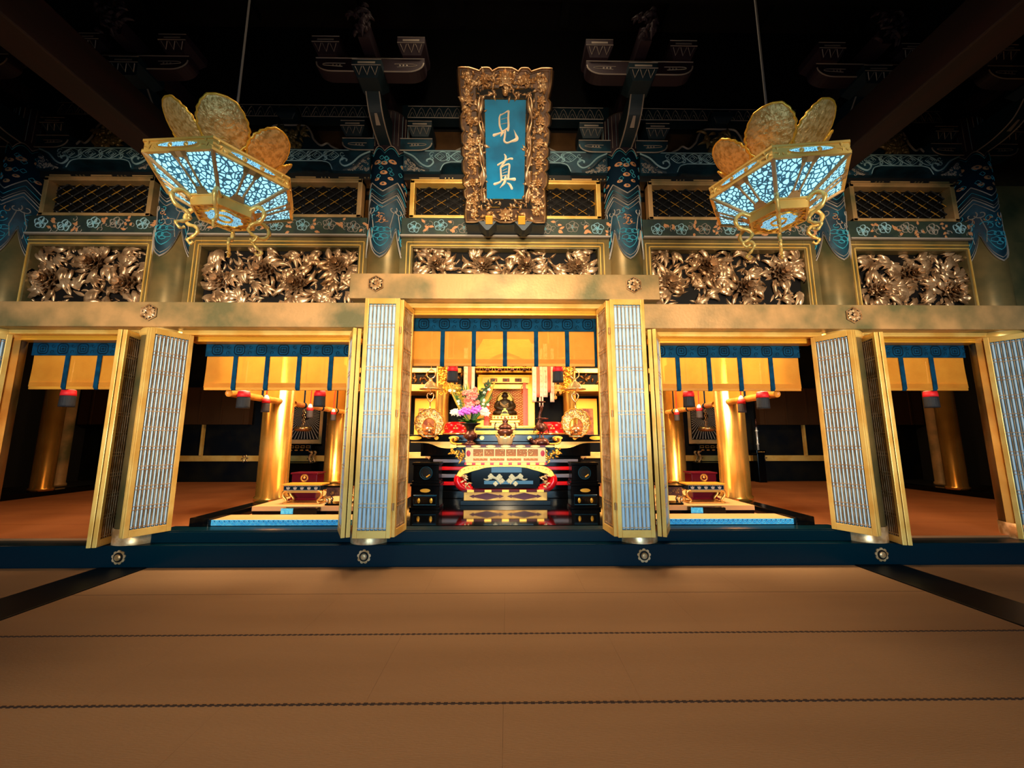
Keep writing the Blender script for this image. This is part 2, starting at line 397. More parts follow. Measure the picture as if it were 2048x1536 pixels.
# ------------------------------------------------------------------ pillars
def facade_pillar(x, label, seed):
    t = thing('pillar', label, 'pillar', (x, PY, .3), 'painted gold pillars of the front')
    mb = MB(); mb.lathe([(PR, .30), (PR, 7.3)], (x, PY, 0), 40)
    mb.build('shaft', G_POST, t, smooth=True)
    mb = MB(); mb.lathe([(PR + .012, .30), (PR + .014, .52), (PR + .004, .525)], (x, PY, 0), 40, cap=False); mb.build('shoe', G_FRAME, t, smooth=True)
    mb = MB(); mb.lathe([(PR + .001, 3.38), (PR + .022, 3.40), (PR + .022, 3.47), (PR + .001, 3.50)], (x, PY, 0), 40, cap=False); mb.build('collar', G_LEAF, t, smooth=True)
    f = cyl(x, PY, PR)
    mb = MB(); rnd = random.Random(seed)
    Q = PI / 4
    def tri(a):                                     # 0 at the middle of a lappet, 1 at the notch
        return abs(((a + Q) % (2 * Q)) - Q) / Q
    A0, A1 = -1.9, 1.9; NA = 76
    S = [A0 + (A1 - A0) * i / NA for i in range(NA + 1)]
    low = lambda a: 4.66 + .12 * tri(a) + .38 * tri(a) ** 3
    mid = lambda a: 5.58 + .20 * tri(a) ** 1.2
    hi = lambda a: 5.80 + .20 * tri(a) ** 1.2
    top = lambda a: 6.52 + .10 * abs(sin(4 * a))
    def zone(lo, up, h, m, nz=4):
        mb.m = m
        mb.grid(lambda u, v: f(A0 + (A1 - A0) * u, lo(A0 + (A1 - A0) * u) * (1 - v) + up(A0 + (A1 - A0) * u) * v, h), NA, nz)
    zone(low, mid, .010, 0); zone(mid, hi, .011, 5); zone(hi, top, .012, 4); zone(top, lambda a: 7.28, .013, 6)
    sc = PR                                          # angle -> length, for line widths
    def line(fa, w, m=1, h=.02, a0=A0, a1=A1):
        n = max(6, int((a1 - a0) * 20)); mb.m = m
        mb.ribbon([(a0 + (a1 - a0) * i / n, fa(a0 + (a1 - a0) * i / n)) for i in range(n + 1)], w, f, h, .010)
    def shape(pts, w, m, h=.02, closed=True):
        mb.m = m; mb.ribbon([(p[0] / sc, p[1]) for p in pts], w, lambda a, b, k: f(a, b, k), h, .011, closed)
    line(low, .026, 1, .026); line(lambda a: low(a) + .055, .014, 1)
    line(mid, .022, 1); line(lambda a: mid(a) + .045, .010, 1); line(hi, .024, 1); line(lambda a: mid(a) - .07, .014, 1)
    line(lambda a: mid(a) + .12, .010, 3); line(top, .022, 1); line(lambda a: top(a) - .045, .012, 3)
    for k in (-2, -1, 0, 1, 2):
        c = k * Q * 2
        if abs(c) > 1.75: continue
        line(lambda a: 4.85 + .08 * abs(a - c) / .62 + .26 * (abs(a - c) / .62) ** 3, .016, 3, .02, c - .62, c + .62)
    fl_ = lambda a, b, h: f(a / sc, b, h)
    for k in (-1, 0, 1):
        c = k * Q * 2 * sc
        mb.m = 3
        for dx, dz, r in ((-.05, 5.03, .07), (.05, 5.02, .07), (0, 5.13, .07), (-.09, 5.15, .06), (.09, 5.14, .06), (0, 4.97, .05)):
            mb.ribbon([(c + dx + r * cos(q) * 1., dz + r * .62 * sin(q)) for q in [2 * PI * i / 6 + .4 for i in range(6)]], .013, fl_, .02, .011, True)
        mb.m = 1                                       # scrollwork between the lily and the chevrons
        for i in range(7):
            a0 = c + rnd.uniform(-.14, .14); z0 = rnd.uniform(5.22, 5.5)
            mb.m = rnd.choice((1, 3, 3, 2))
            mb.ribbon(spiral(a0, z0, .015, rnd.uniform(.05, .09), rnd.uniform(0, 6), rnd.choice((.6, -.7, .9)), 14), .011, fl_, .018, .011)
        for dx, dz in ((0, 5.36), (.05, 5.30), (-.05, 5.42)):
            mb.m = 2; mb.disc((c + dx, dz), .036, fl_, .02, 8, .025)
        for dx in (-.17, .17):
            mb.m = 1; mb.ribbon(spiral(c + dx, 5.50, .02, .075, 2, .8 if dx > 0 else -.8, 14), .016, fl_, .02, .011)
            mb.ribbon([(c + dx * 1.1, 5.45), (c + dx * .8, 5.2), (c + dx * .95, 5.0)], .012, fl_, .018, .011)
        for dx, dz, r in ((0, 6.30, .055), (-.12, 6.33, .065), (.13, 6.34, .065), (0, 6.13, .06), (-.11, 6.02, .045), (.11, 6.03, .045), (0, 5.93, .055)):
            mb.m = 2; mb.disc((c + dx, dz), r, fl_, .022, 12, r * .62, .012)
            mb.m = 0; mb.disc((c + dx, dz), r * .35, fl_, .025, 8, r * .25, .02)
        mb.m = 3
        for i in range(9):
            a0 = c + rnd.uniform(-.18, .18); z0 = rnd.uniform(5.95, 6.42)
            mb.ribbon(blossom_outline(a0, z0, .035, 4, 0, 16), .009, fl_, .018, .012, True)
    for i in range(-7, 8):
        a = i * .235
        mb.m = 1 if i % 2 else 7
        mb.ribbon([(a, 6.66), (a, 7.26)], .03 if i % 2 else .018, f, .02, .013)
    mb.build('painted_sleeve', [TEAL, PALE, ORANGE, TEAL_L, INDIGO_D, TEAL_D, PURPLE, PALE_BLUE], t)
    return t
for x, lab in ((-5.45, 'gold pillar with teal painted top behind the left hanging lantern'), (-2.0, 'gold pillar with teal painted top just left of the calligraphy plaque'),
               (2.0, 'gold pillar with teal painted top just right of the calligraphy plaque'), (5.45, 'gold pillar with teal painted top behind the right hanging lantern'),
               (-8.06, 'dim painted pillar cut by the left edge of the picture'), (8.06, 'dim painted pillar cut by the right edge of the picture')):
    facade_pillar(x, lab, int(x * 7))

# ------------------------------------------------------------------ lintel beams with hexagonal nail covers
def hex_cover(parent, x, z, y):
    mb = MB(); f = flatY(y)
    R = .135
    hexa = [(x + R * sin(k * PI / 3), z + R * cos(k * PI / 3)) for k in range(6)]
    mb.m = 1; mb.prism(hexa, lambda a, b, d: f(a, b, d), 0, .014)
    mb.m = 0; mb.ribbon([(x + (p[0] - x) * .94, z + (p[1] - z) * .94) for p in hexa], .02, f, .034, .014, True)
    for k in range(6):
        a = PI / 2 + k * PI / 3
        mb.leaf(f, (x + .035 * cos(a), z + .035 * sin(a)), a, .075, .062, 0, .022, .012, h0=.014, nt=5)
        mb.leaf(f, (x + .05 * cos(a + .5), z + .05 * sin(a + .5)), a + .5, .06, .03, .6, .018, .01, h0=.012, nt=4)
    mb.ribbon(spiral(x, z, .046, .030, -2.6, .75, 14), .02, f, .06, .02)
    mb.disc((x, z + .004), .024, f, .055, 10, h0=.03)
    mb.build('nail_cover', [G_FRAME, G_DARK], parent, smooth=False)
t = thing('lintel_beam', 'broad gold-leafed lintel beam set high over the middle opening', 'beam', (0, 5.8, 3.96), 'gold lintel beams')
mb = MB(); mb.box(-2.43, 2.43, 5.76, 6.0, 3.965, 4.375); mb.build('beam', G_AGED, t, bev=.01)
mb = MB(); mb.box(-2.36, 2.36, 5.99, 6.07, 3.90, 3.97); mb.build('lower_lip', G_LEAF, t)
for x in (-2.02, 2.02): hex_cover(t, x, 4.2, 5.76)
for s, w in ((-1, 'left'), (1, 'right')):
    t = thing('lintel_beam', f'long gold-leafed lintel beam over the {w} side openings', 'beam', (s * 5.8, 5.82, 3.5), 'gold lintel beams')
    a, b = sorted((s * 2.08, s * 12.4))
    mb = MB(); mb.box(a, b, 5.775, 6.0, 3.505, 3.90); mb.build('beam', G_AGED, t, bev=.01)
    hex_cover(t, s * 5.47, 3.725, 5.775)

# gilded frames round the five openings
def opening_frame(x0, x1, z0, z1, top, label):
    t = thing('opening_frame', label, 'door frame', ((x0 + x1) / 2, 6.1, z0), 'gilded opening frames')
    h = top - z1
    mb = MB(); mb.box(x0, x1, 5.96, 6.1, z1 + h * .52, top); mb.build('head_molding', G_LEAF, t, bev=.012)
    mb = MB(); mb.box(x0, x1, 6.1, 6.28, z1 + h * .08, z1 + h * .78); mb.box(x0, x1, 6.09, 6.1, z1 + h * .3, z1 + h * .36); mb.build('head_molding', G_BRIGHT, t, bev=.012)
    for x, s in ((x0, 1), (x1, -1)):
        a, b = sorted((x, x + s * .07))
        mb = MB(); mb.box(a, b, 6.02, 6.12, z0, z1 + h * .2); a, b = sorted((x, x + s * .03)); mb.box(a, b, 5.96, 6.03, z0, z1 + h * .2)
        mb.build('jamb', G_LEAF, t, bev=.008)
opening_frame(-1.62, 1.62, .45, 3.80, 3.965, 'gilded frame of the middle opening above the main altar')
opening_frame(-5.10, -2.34, .45, 3.34, 3.505, 'gilded frame of the inner opening on the left')
opening_frame(2.34, 5.10, .45, 3.34, 3.505, 'gilded frame of the inner opening on the right')
opening_frame(-7.84, -5.76, .30, 3.36, 3.505, 'gilded frame of the outermost opening on the left')
opening_frame(5.76, 7.84, .30, 3.36, 3.505, 'gilded frame of the outermost opening on the right')

# ------------------------------------------------------------------ folding lattice doors
def leaf_board(parent, p, q, z0, z1, off=0., nslat=9, wsl=.26, white=1):
    """one door leaf from p to q on plan; off shifts it sideways"""
    p = Vector((p[0], p[1], 0)); q = Vector((q[0], q[1], 0)); d = (q - p); L = d.length; d.normalize(); n = Vector((d.y, -d.x, 0))
    o0 = p + n * off
    def f(a, b, h):
        r = o0 + d * a + n * h
        return (r.x, r.y, b)
    T = .027
    def slab(mb, a0, a1, b0, b1, h0, h1):
        mb.prism([(a0, b0), (a1, b0), (a1, b1), (a0, b1)], f, h0, h1)
    mb = MB(); st = .058
    slab(mb, 0, st, z0, z1, -T, T); slab(mb, L - st, L, z0, z1, -T, T)
    slab(mb, st, L - st, z0, z0 + .10, -T, T); slab(mb, st, L - st, z1 - .085, z1, -T, T)
    fr = mb.build('leaf', G_LEAF, parent, bev=.005)
    zb, zt = z0 + .10, z1 - .085
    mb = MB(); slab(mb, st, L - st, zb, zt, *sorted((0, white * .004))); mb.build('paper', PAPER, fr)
    mb = MB(); slab(mb, st, L - st, zb, zt, *sorted((0, -white * .004))); mb.build('gilt_back', PANEL_BACK, fr)
    mb = MB(); w = (L - 2 * st) / nslat
    for sd in (white,):
        for i in range(nslat):
            a = st + (i + .5) * w
            h = [(a + w * wsl * cos(q), sd * (.004 + .014 * sin(q))) for q in [PI * k / 6 for k in range(7)]]
            k = len(mb.v)
            vs = [f(x, zb + .015, y) for x, y in h] + [f(x, zt - .015, y) for x, y in h]
            mb.add(vs, [(j, j + 1, j + 8, j + 7) for j in range(6)])
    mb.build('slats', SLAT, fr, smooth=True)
    mb = MB(); nb = 10
    for i in range(nb + 1):
        z = zb + .012 + (zt - zb - .024) * i / nb
        for dz in ((-.024, .024) if 0 < i < nb else (.02 if i == 0 else -.02,)):
            for sd in (-1, 1):
                slab(mb, st, L - st, z + dz - .0045, z + dz + .0045, sd * .010, sd * .022)
    for i in range(nslat + 1):
        a = st + i * w
        for sd in (-1, 1): slab(mb, a - .004, a + .004, zb, zt, sd * .008, sd * .017)
    mb.build('lattice_bars', G_FRAME, fr)
    return fr
def hinges(parent, p, q, z0, z1, off):
    for t_ in (.12, .5, .86):
        z = z0 + (z1 - z0) * t_
        mb = MB(); mb.lathe([(.016, -.05), (.016, .05)], (q[0], q[1], z), 8); mb.build('hinge', BRASS, parent)
LAB = {-1: 'left', 1: 'right'}
def door_pair(s, outer, inner, z0, z1, label, white=1):
    """two leaves folded flat against each other, standing out into the hall"""
    o = (s * outer[0], outer[1]); i = (s * inner[0], inner[1])
    t = thing('folding_door', label, 'door', (i[0], i[1], z0), 'folding lattice doors')
    leaf_board(t, i, o, z0, z1, .033, white=white * s); leaf_board(t, i, o, z0, z1, -.033, white=white * s)
    hinges(t, o, i, z0, z1, 0)
for s in (-1, 1):
    w = LAB[s]
    t = thing('folding_door', f'half-folded lattice door whose blue-white leaf faces the hall, {w} of the main altar', 'door', (s * 1.48, 6.03, .46), 'folding lattice doors')
    leaf_board(t, (s * 1.50, 6.03), (s * 1.545, 5.56), .46, 3.87, 0, 7, .36, white=-s)
    leaf_board(t, (s * 1.56, 5.525), (s * 2.075, 5.525), .46, 3.87, 0, 7, .36, white=s)
    hinges(t, None, (s * 1.55, 5.54), .46, 3.87, 0)
    door_pair(s, (2.18, 5.54), (2.43, 6.02), .46, 3.42, f'folded lattice door seen edge-on at the inner side of the {w} bay', -1)
    door_pair(s, (5.22, 5.54), (4.98, 6.02), .46, 3.42, f'swung-out lattice door with grey-white slats at the outer side of the {w} bay')
    door_pair(s, (5.70, 5.64), (5.80, 6.12), .31, 3.42, f'folded lattice door seen edge-on beside the outermost opening on the {w}', -1)
    door_pair(s, (8.10, 5.52), (7.80, 6.02), .31, 3.42, f'lattice door cut off by the {w} edge of the picture')

# ------------------------------------------------------------------ carved transoms
def foliage(mb, f, x0, x1, z0, z1, seed):
    r = random.Random(seed)
    W, H = x1 - x0, z1 - z0
    inside = lambda x, z: x0 < x < x1 and z0 < z < z1
    def clampf(a, b, h):
        return f(min(max(a, x0), x1), min(max(b, z0), z1), h)
    nfl = max(3, int(W / .62)); fls = []
    for i in range(nfl):
        cx = x0 + W * (i + .5) / nfl + r.uniform(-.06, .06); cz = z0 + H * (r.uniform(.58, .75) if i % 2 else r.uniform(.3, .48))
        if H < .6: cz = z0 + H * r.uniform(.45, .6)
        fls.append((cx, cz))
    # fans of serrated leaves sweeping over a deep filling
    for k in range(int(W * H * 90)):
        x, z = r.uniform(x0, x1), r.uniform(z0, z1); a = r.uniform(0, 6.3); L = r.uniform(.12, .22)
        mb.leaf(clampf, (x, z), a, L, L * r.uniform(.25, .4), r.uniform(-1.2, 1.2), .03, .03, 0, 6, h0=r.uniform(-.03, 0), tip=.02)
    for (cx, cz) in fls:
        for k in range(11):
            a = 2 * PI * k / 11 + r.uniform(-.25, .25); d = r.uniform(.10, .16); L = r.uniform(.22, .36) * min(1, H / .8 + .25)
            mb.leaf(clampf, (cx + d * cos(a), cz + d * sin(a) * .8), a, L, L * r.uniform(.26, .38), r.choice((-1, 1)) * r.uniform(.6, 1.8), r.uniform(.05, .09), r.uniform(.035, .05), r.choice((3, 4, 5)), 10, h0=r.uniform(.01, .05), tip=r.uniform(-.02, .06), veins=.008)
    for k in range(int(W * H * 19)):
        x, z = r.uniform(x0 - .04, x1 + .04), r.uniform(z0 - .04, z1 + .04); a0 = r.choice((.4, -.4, PI - .4, PI + .4, 1.3, -1.3)) + r.uniform(-.5, .5); bd = r.choice((-1, 1)) * r.uniform(.3, 1.4); n = r.choice((3, 4, 5))
        for j in range(n):
            a = a0 + (j - (n - 1) / 2) * .33; L = r.uniform(.22, .36) * (1 - .18 * abs(j - (n - 1) / 2))
            mb.leaf(clampf, (x, z), a, L, L * r.uniform(.26, .38), bd, r.uniform(.05, .09), .035, r.choice((0, 3, 4)), 9, h0=r.uniform(.02, .05), tip=r.uniform(-.01, .05), veins=.008)
    # peonies
    for (cx, cz) in fls:
        R = r.uniform(.17, .21) * (1 if H > .6 else .8)
        for n, rr, L, hh, tp in ((11, .45, .62, .05, .04), (9, .28, .52, .08, .06), (7, .14, .42, .11, .08), (5, .03, .32, .14, .09)):
            o = r.uniform(0, 1)
            for k in range(n):
                a = 2 * PI * k / n + o
                mb.leaf(clampf, (cx + R * rr * cos(a), cz + R * rr * sin(a) * .85), a, R * L, R * .62, 0, .02, -.022, 0, 6, h0=hh, tip=tp, blunt=.5)
        mb.disc((cx, cz), R * .22, clampf, .20, 8, h0=.13)
def transom(x0, x1, z0, z1, px0, px1, pz0, seed, label):
    t = thing('carved_transom', label, 'transom', ((x0 + x1) / 2, 6.05, z0), 'carved transoms over the openings')
    f = flatY(6.14)
    pz1 = 4.92
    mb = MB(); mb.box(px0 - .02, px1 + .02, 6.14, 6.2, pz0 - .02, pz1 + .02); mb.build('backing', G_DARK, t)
    mb = MB(); foliage(mb, f, px0, px1, pz0, pz1, seed); mb.build('carving', G_CARVE, t, smooth=True)
    mb = MB()
    mb.box(x0, px0, 5.98, 6.14, z0, z1); mb.box(px1, x1, 5.98, 6.14, z0, z1)
    mb.box(px0, px1, 5.98, 6.14, pz1, z1); mb.box(px0, px1, 5.98, 6.14, z0, pz0)
    mb.build('frame', G_POST, t, bev=.008)
    mb = MB()
    for d, wd in ((.035, .016), (.095, .014)):
        mb.box(px0 - d, px1 + d, 5.965, 5.98, pz1 + d - wd / 2, pz1 + d + wd / 2)
        for x in (px0 - d, px1 + d): mb.box(x - wd / 2, x + wd / 2, 5.965, 5.98, pz0, pz1 + d)
    mb.build('beading', G_LEAF, t)
transom(-1.75, 1.75, 4.30, 5.10, -1.53, 1.53, 4.36, 11, 'gilt carving of peonies behind the raised middle lintel, below the plaque')
transom(-5.2, -2.25, 3.88, 5.10, -4.98, -2.42, 3.96, 12, 'gilt carving of leaves over the inner left opening, under the left lantern')
transom(2.25, 5.2, 3.88, 5.10, 2.42, 4.98, 3.96, 13, 'gilt carving of leaves over the inner right opening, under the right lantern')
transom(-7.85, -5.7, 3.88, 5.10, -7.72, -5.86, 3.96, 14, 'gilt carving over the outermost left opening')
transom(5.7, 7.85, 3.88, 5.10, 5.86, 7.72, 3.96, 15, 'gilt carving over the outermost right opening')
for s in (-1, 1):
    a, b = sorted((s * 8.36, s * 12.4)); mb = MB(); mb.box(a, b, 6.02, 6.2, .30, 5.1); mb.box(a, b, 6.1, 6.2, 5.1, 6.2)
    struct('wall_' + LAB[s], mb, G_POST)

# ------------------------------------------------------------------ flower-painted band, lattice transom, rainbow beam, frog-leg strut per bay
BAYS = ((-1.72, 1.72, 'middle bay behind the plaque'), (-5.17, -2.28, 'inner left bay'), (2.28, 5.17, 'inner right bay'), (-7.78, -5.73, 'outermost left bay'), (5.73, 7.78, 'outermost right bay'))
for bi, (x0, x1, nm) in enumerate(BAYS):
    r = random.Random(50 + bi)
    t = thing('painted_beam', 'dark green beam painted with outlined flowers, ' + nm, 'beam', ((x0 + x1) / 2, 6.0, 5.1), 'flower-painted beams')
    mb = MB(); mb.box(x0, x1, 5.93, 6.2, 5.11, 5.42); mb.build('beam', OLIVE, t, bev=.01)
    mb = MB(); mb.box(x0, x1, 5.90, 5.95, 5.085, 5.112); mb.build('lower_molding', PALE, t)
    f = flatY(5.93); mb = MB()
    n = int((x1 - x0) / .40); 
    for i in range(n):
        cx = x0 + (x1 - x0) * (i + .5) / n + r.uniform(-.04, .04); cz = 5.27 + r.uniform(-.03, .03)
        mb.m = r.choice((0, 1, 1))
        for k in range(5):
            a = PI / 2 + 2 * PI * k / 5 + r.uniform(-.2, .2); q = .062
            mb.ribbon(blossom_outline(cx + q * cos(a), cz + q * sin(a) * .85, .05, 3, a, 16, .25), .013, f, .012, .001, True)
        mb.m = 3; mb.disc((cx, cz), .03, f, .006, 8)
        for k in range(5):
            sx = cx + .2 + r.uniform(-.05, .05); sz = 5.27 + r.uniform(-.11, .11)
            mb.m = 2; mb.leaf(f, (sx, sz), r.uniform(0, 6.3), r.uniform(.06, .1), .045, r.uniform(-1, 1), .006, .004, nt=5, h0=.001)
        mb.m = 0
        for k in range(3):
            mb.ribbon(spiral(cx + .2 + r.uniform(-.08, .08), 5.27 + r.uniform(-.1, .1), .01, r.uniform(.04, .07), r.uniform(0, 6), r.choice((.8, -.8)), 12), .008, f, .006)
    mb.build('flower_painting', [PALE, PALE_BLUE, ORANGE, TEAL_L], t)
    # lattice transom
    t = thing('lattice_transom', 'black diamond lattice in a narrow gold frame, ' + nm, 'transom', ((x0 + x1) / 2, 6.0, 5.44), 'diamond lattice transoms')
    a, b = x0 + .12, x1 - .12; z0, z1 = 5.43, 6.13
    mb = MB(); w = .075
    mb.box(a, a + w, 5.94, 6.1, z0, z1); mb.box(b - w, b, 5.94, 6.1, z0, z1); mb.box(a, b, 5.94, 6.1, z0, z0 + .05); mb.box(a, b, 5.94, 6.1, z1 - w, z1)
    mb.box(a + .02, b - .02, 5.925, 5.94, z1 - .035, z1 - .015)
    mb.build('frame', G_LEAF if bi == 0 else G_AGED, t, bev=.008)
    mb = MB(); mb.box(a, b, 6.08, 6.12, z0, z1); mb.build('backing', G_DARK, t)
    ia, ib, iz0, iz1 = a + w, b - w, z0 + .05, z1 - w
    dx = (ib - ia) / max(4, round((ib - ia) / .42)) ; dz = (iz1 - iz0) / 2
    f = flatY(6.05); mb = MB(); mg = MB(); ms = MB()
    def seg(m, p, q, wd, h):
        P = []
        for k in range(13):
            u = k / 12; x, z = p[0] + (q[0] - p[0]) * u, p[1] + (q[1] - p[1]) * u
            if ia <= x <= ib and iz0 <= z <= iz1: P.append((x, z))
        if len(P) > 1: m.ribbon(P, wd, f, h)
    nx = round((ib - ia) / dx)
    for i in range(-1, nx + 1):
        for j in range(2):
            X0, Z0 = ia + i * dx, iz0 + j * dz
            for sh in (0, .5):
                seg(mb, (X0 + sh * dx, Z0), (X0 + sh * dx + dx, Z0 + dz), .02, .012); seg(mb, (X0 + sh * dx, Z0 + dz), (X0 + sh * dx + dx, Z0), .02, .012)
    for i in range(nx * 2 + 1):
        for j in range(5):
            if (i + j) % 2: continue
            X, Z = ia + i * dx / 2, iz0 + j * dz / 2
            for sg in (-1, 1):
                seg(mg, (X - dx * .17, Z - sg * dz * .17), (X + dx * .17, Z + sg * dz * .17), .014, .016)
            for sg in (-1, 1):
                q = (X + dx / 4, Z + sg * dz / 4)
                if ia < q[0] < ib and iz0 < q[1] < iz1: ms.disc(q, .011, f, .028, 7)
    for k_, (src, mi) in enumerate(((mg, 1), (ms, 2))):
        mb.m = mi; mb.add(src.v, src.f)
    mb.build('lattice', [BLACK, G_BRIGHT, PALE], t)
    mb = MB(); mb.box(x0, x1, 5.97, 6.2, 6.13, 6.24); mb.build('header', BLACK, t)
    mb = MB(); k = max(3, round((x1 - x0) / .8))
    for i in range(k):
        cx = x0 + (x1 - x0) * (i + .5) / k; 
        mb.m = 0; mb.box(cx - .17, cx + .17, 5.955, 5.97, 6.145, 6.17)
        mb.m = 1
        for q in (.27, .33, .39): 
            mb.X = to_front(cx + q, 5.97, 6.16); mb.lathe([(.016, 0), (.012, .016), (0, .02)], n=8); mb.X = None
    mb.build('fittings', [G_AGED, BRASS], t)
    # rainbow beam
    t = thing('rainbow_beam', 'teal arched beam with pale painted diamonds, ' + nm, 'beam', ((x0 + x1) / 2, 6.0, 6.3), 'arched painted beams')
    e = min(.62, (x1 - x0) * .24)
    prof = [(x0, 6.24), (x0 + e, 6.24)] + cr([(x0 + e, 6.24), (x0 + e + .06, 6.36), (x0 + e + .18, 6.40)], 5)[1:] + \
           list(reversed([(x0 + x1 - p[0], p[1]) for p in cr([(x0 + e, 6.24), (x0 + e + .06, 6.36), (x0 + e + .18, 6.40)], 5)[1:]])) + [(x1 - e, 6.24), (x1, 6.24), (x1, 6.64), (x0, 6.64)]
    mb = MB(); mb.prism(prof, lambda a, b, d: (a, d, b), 5.90, 6.22); mb.build('beam', TEAL, t)
    f = flatY(5.90); mb = MB()
    mb.m = 0; mb.ribbon([(p[0], p[1] + .02) for p in prof[1:-3]], .016, f, .01)
    mb.ribbon([(x0, 6.62), (x1, 6.62)], .016, f, .01)
    n = max(3, round((x1 - x0 - 2 * e) / .24)); st = (x1 - x0 - 2 * e + .3) / n
    for i in range(n):
        cx = x0 + e - .15 + st * (i + .5)
        for rr in (.075, .04): mb.ribbon([(cx + rr * 1.15 * q, 6.52 + rr * p) for q, p in ((0, 1), (1, 0), (0, -1), (-1, 0))], .012, f, .009, .001, True)
        for sg in (-1, 1):
            mb.ribbon(spiral(cx + sg * st / 2, 6.55, .012, .05, 0, sg * .9, 12), .011, f, .009); mb.ribbon(spiral(cx + sg * st * .5, 6.47, .012, .04, 3, -sg * .9, 12), .011, f, .009)
    mb.m = 0
    for ph in (0, PI):
        mb.ribbon([(x0 + e - .1 + (x1 - x0 - 2 * e + .2) * i / 150, 6.52 + .085 * sin(PI * 2 * (i / 150) * n / 2 + ph)) for i in range(151)], .012, f, .008)
    for sg, xb in ((1, x0), (-1, x1)):
        mb.m = 0; mb.ribbon([(xb + sg * p[0], p[1]) for p in cr([(0, 6.60), (.16, 6.52), (.30, 6.38), (.42, 6.33), (.50, 6.40), (.46, 6.47), (.39, 6.45), (.40, 6.41)], 5)], .026, f, .02)
        mb.m = 1; mb.ribbon([(xb + sg * p[0], p[1]) for p in cr([(.02, 6.54), (.14, 6.45), (.28, 6.31), (.44, 6.26)], 5)], .05, f, .012)
        mb.m = 2
        for k in range(44):
            u = r.uniform(.02, .36); mb.ribbon(spiral(xb + sg * u, r.uniform(6.25, 6.50 - u * .62), .004, r.uniform(.018, .034), r.uniform(0, 6), r.choice((.8, -.8)), 8), .009, f, .006)
    mb.build('painted_pattern', [PALE_BLUE, TEAL_D, PALE], t)
    # frog-leg strut
    cx = (x0 + x1) / 2; hw = min(1.0, (x1 - x0) * .36)
    half = cr([(0, 7.18), (.26, 7.17), (.36, 7.06), (.42, 6.92), (.55, 6.80), (.66, 6.84), (.74, 6.78), (.86, 6.72), (1.0, 6.64)], 5)
    out = [(cx + p[0] * hw, p[1]) for p in half]; out2 = [(cx - p[0] * hw, p[1]) for p in reversed(half)]
    t = thing('frog_leg_strut', 'dark scroll-edged strut on the arched beam, ' + nm, 'strut', (cx, 6.0, 6.64), 'scroll-edged struts')
    mb = MB(); mb.prism(out2[:-1] + out, lambda a, b, d: (a, d, b), 6.0, 6.16); mb.build('board', TEAL_D, t)
    f = flatY(6.0); mb = MB(); mb.ribbon([(p[0], p[1] - .012) for p in out2[:-1] + out], .034, f, .02); mb.build('outline', PALE, t)
    mb = MB()
    for k in range(70):
        a = r.uniform(0, 6.3); mb.leaf(f, (cx + r.uniform(-.24, .24) * hw, 6.85 + r.uniform(-.14, .2)), a, r.uniform(.1, .2), .07, r.uniform(-1.5, 1.5), .06, .03, 3, 7, h0=.01)
    mb.build('carving', G_POST, t, smooth=True)
    mb = MB(); mb.taper(cx, 5.98, 7.18, 7.26, .1, .1, .17, .15); mb.box(cx - .17, cx + .17, 5.83, 6.13, 7.26, 7.36); mb.build('bearing_block', TEAL_D, t, bev=.01)
    # painted course above
    t = thing('painted_course', 'dim patterned wall course under the ceiling, ' + nm, 'beam', (cx, 6.1, 7.36), 'patterned wall courses')
    mb = MB(); mb.box(x0 - .1, x1 + .1, 6.04, 6.22, 7.36, 7.62); mb.build('beam', TEAL_D, t)
    mb = MB(); f = flatY(6.04); n = round((x1 - x0) / .16)
    mb.ribbon([(x0, 7.38), (x1, 7.38)], .016, f, .008); mb.ribbon([(x0, 7.60), (x1, 7.60)], .012, f, .008)
    for i in range(n):
        q = x0 + (x1 - x0) * (i + .5) / n
        mb.ribbon(cr([(q - .08, 7.39), (q, 7.57), (q + .08, 7.39)], 3), .010, f, .008); mb.ribbon(cr([(q - .04, 7.39), (q, 7.48), (q + .04, 7.39)], 3), .008, f, .008)
    mb.build('painted_pattern', PALE, t)

# ------------------------------------------------------------------ bracket sets on the pillars
def arm(mb, mo, cx, y0, y1, z0, z1, hw, rad):
    h = [(-hw, z1)] + [(-hw + rad * (1 - cos(q)), z0 + rad * .62 * (1 - sin(q)) ) for q in [PI / 2 * k / 6 for k in range(7)]]
    left = [(-hw, z1), (-hw, z0 + rad * .62)] + [(-hw + rad * (1 - cos(q)), z0 + rad * .62 * (1 - sin(q))) for q in [PI / 2 * k / 6 for k in range(1, 7)]]
    pts = left + [(-a, b) for a, b in reversed(left)]
    mb.prism([(cx + a, b) for a, b in pts], lambda a, b, d: (a, d, b), y0, y1)
    f = flatY(y0)
    mo.ribbon([(cx + a * .985, b + .012) for a, b in pts[1:-1]], .022, f, .012); mo.ribbon([(cx - hw, z1 - .01), (cx + hw, z1 - .01)], .016, f, .01)
    for sg in (-1, 1):
        mo.ribbon(cr([(cx + sg * hw * .45, (z0 + z1) / 2 + .02), (cx + sg * hw * .8, (z0 + z1) / 2 + .02), (cx + sg * hw * .84, (z0 + z1) / 2 - .01), (cx + sg * hw * .5, (z0 + z1) / 2 - .03)], 4), .010, f, .008)
        for k in range(3): mo.disc((cx + sg * (hw * .55 + k * .05), (z0 + z1) / 2 - .004), .016, f, .008, 6)
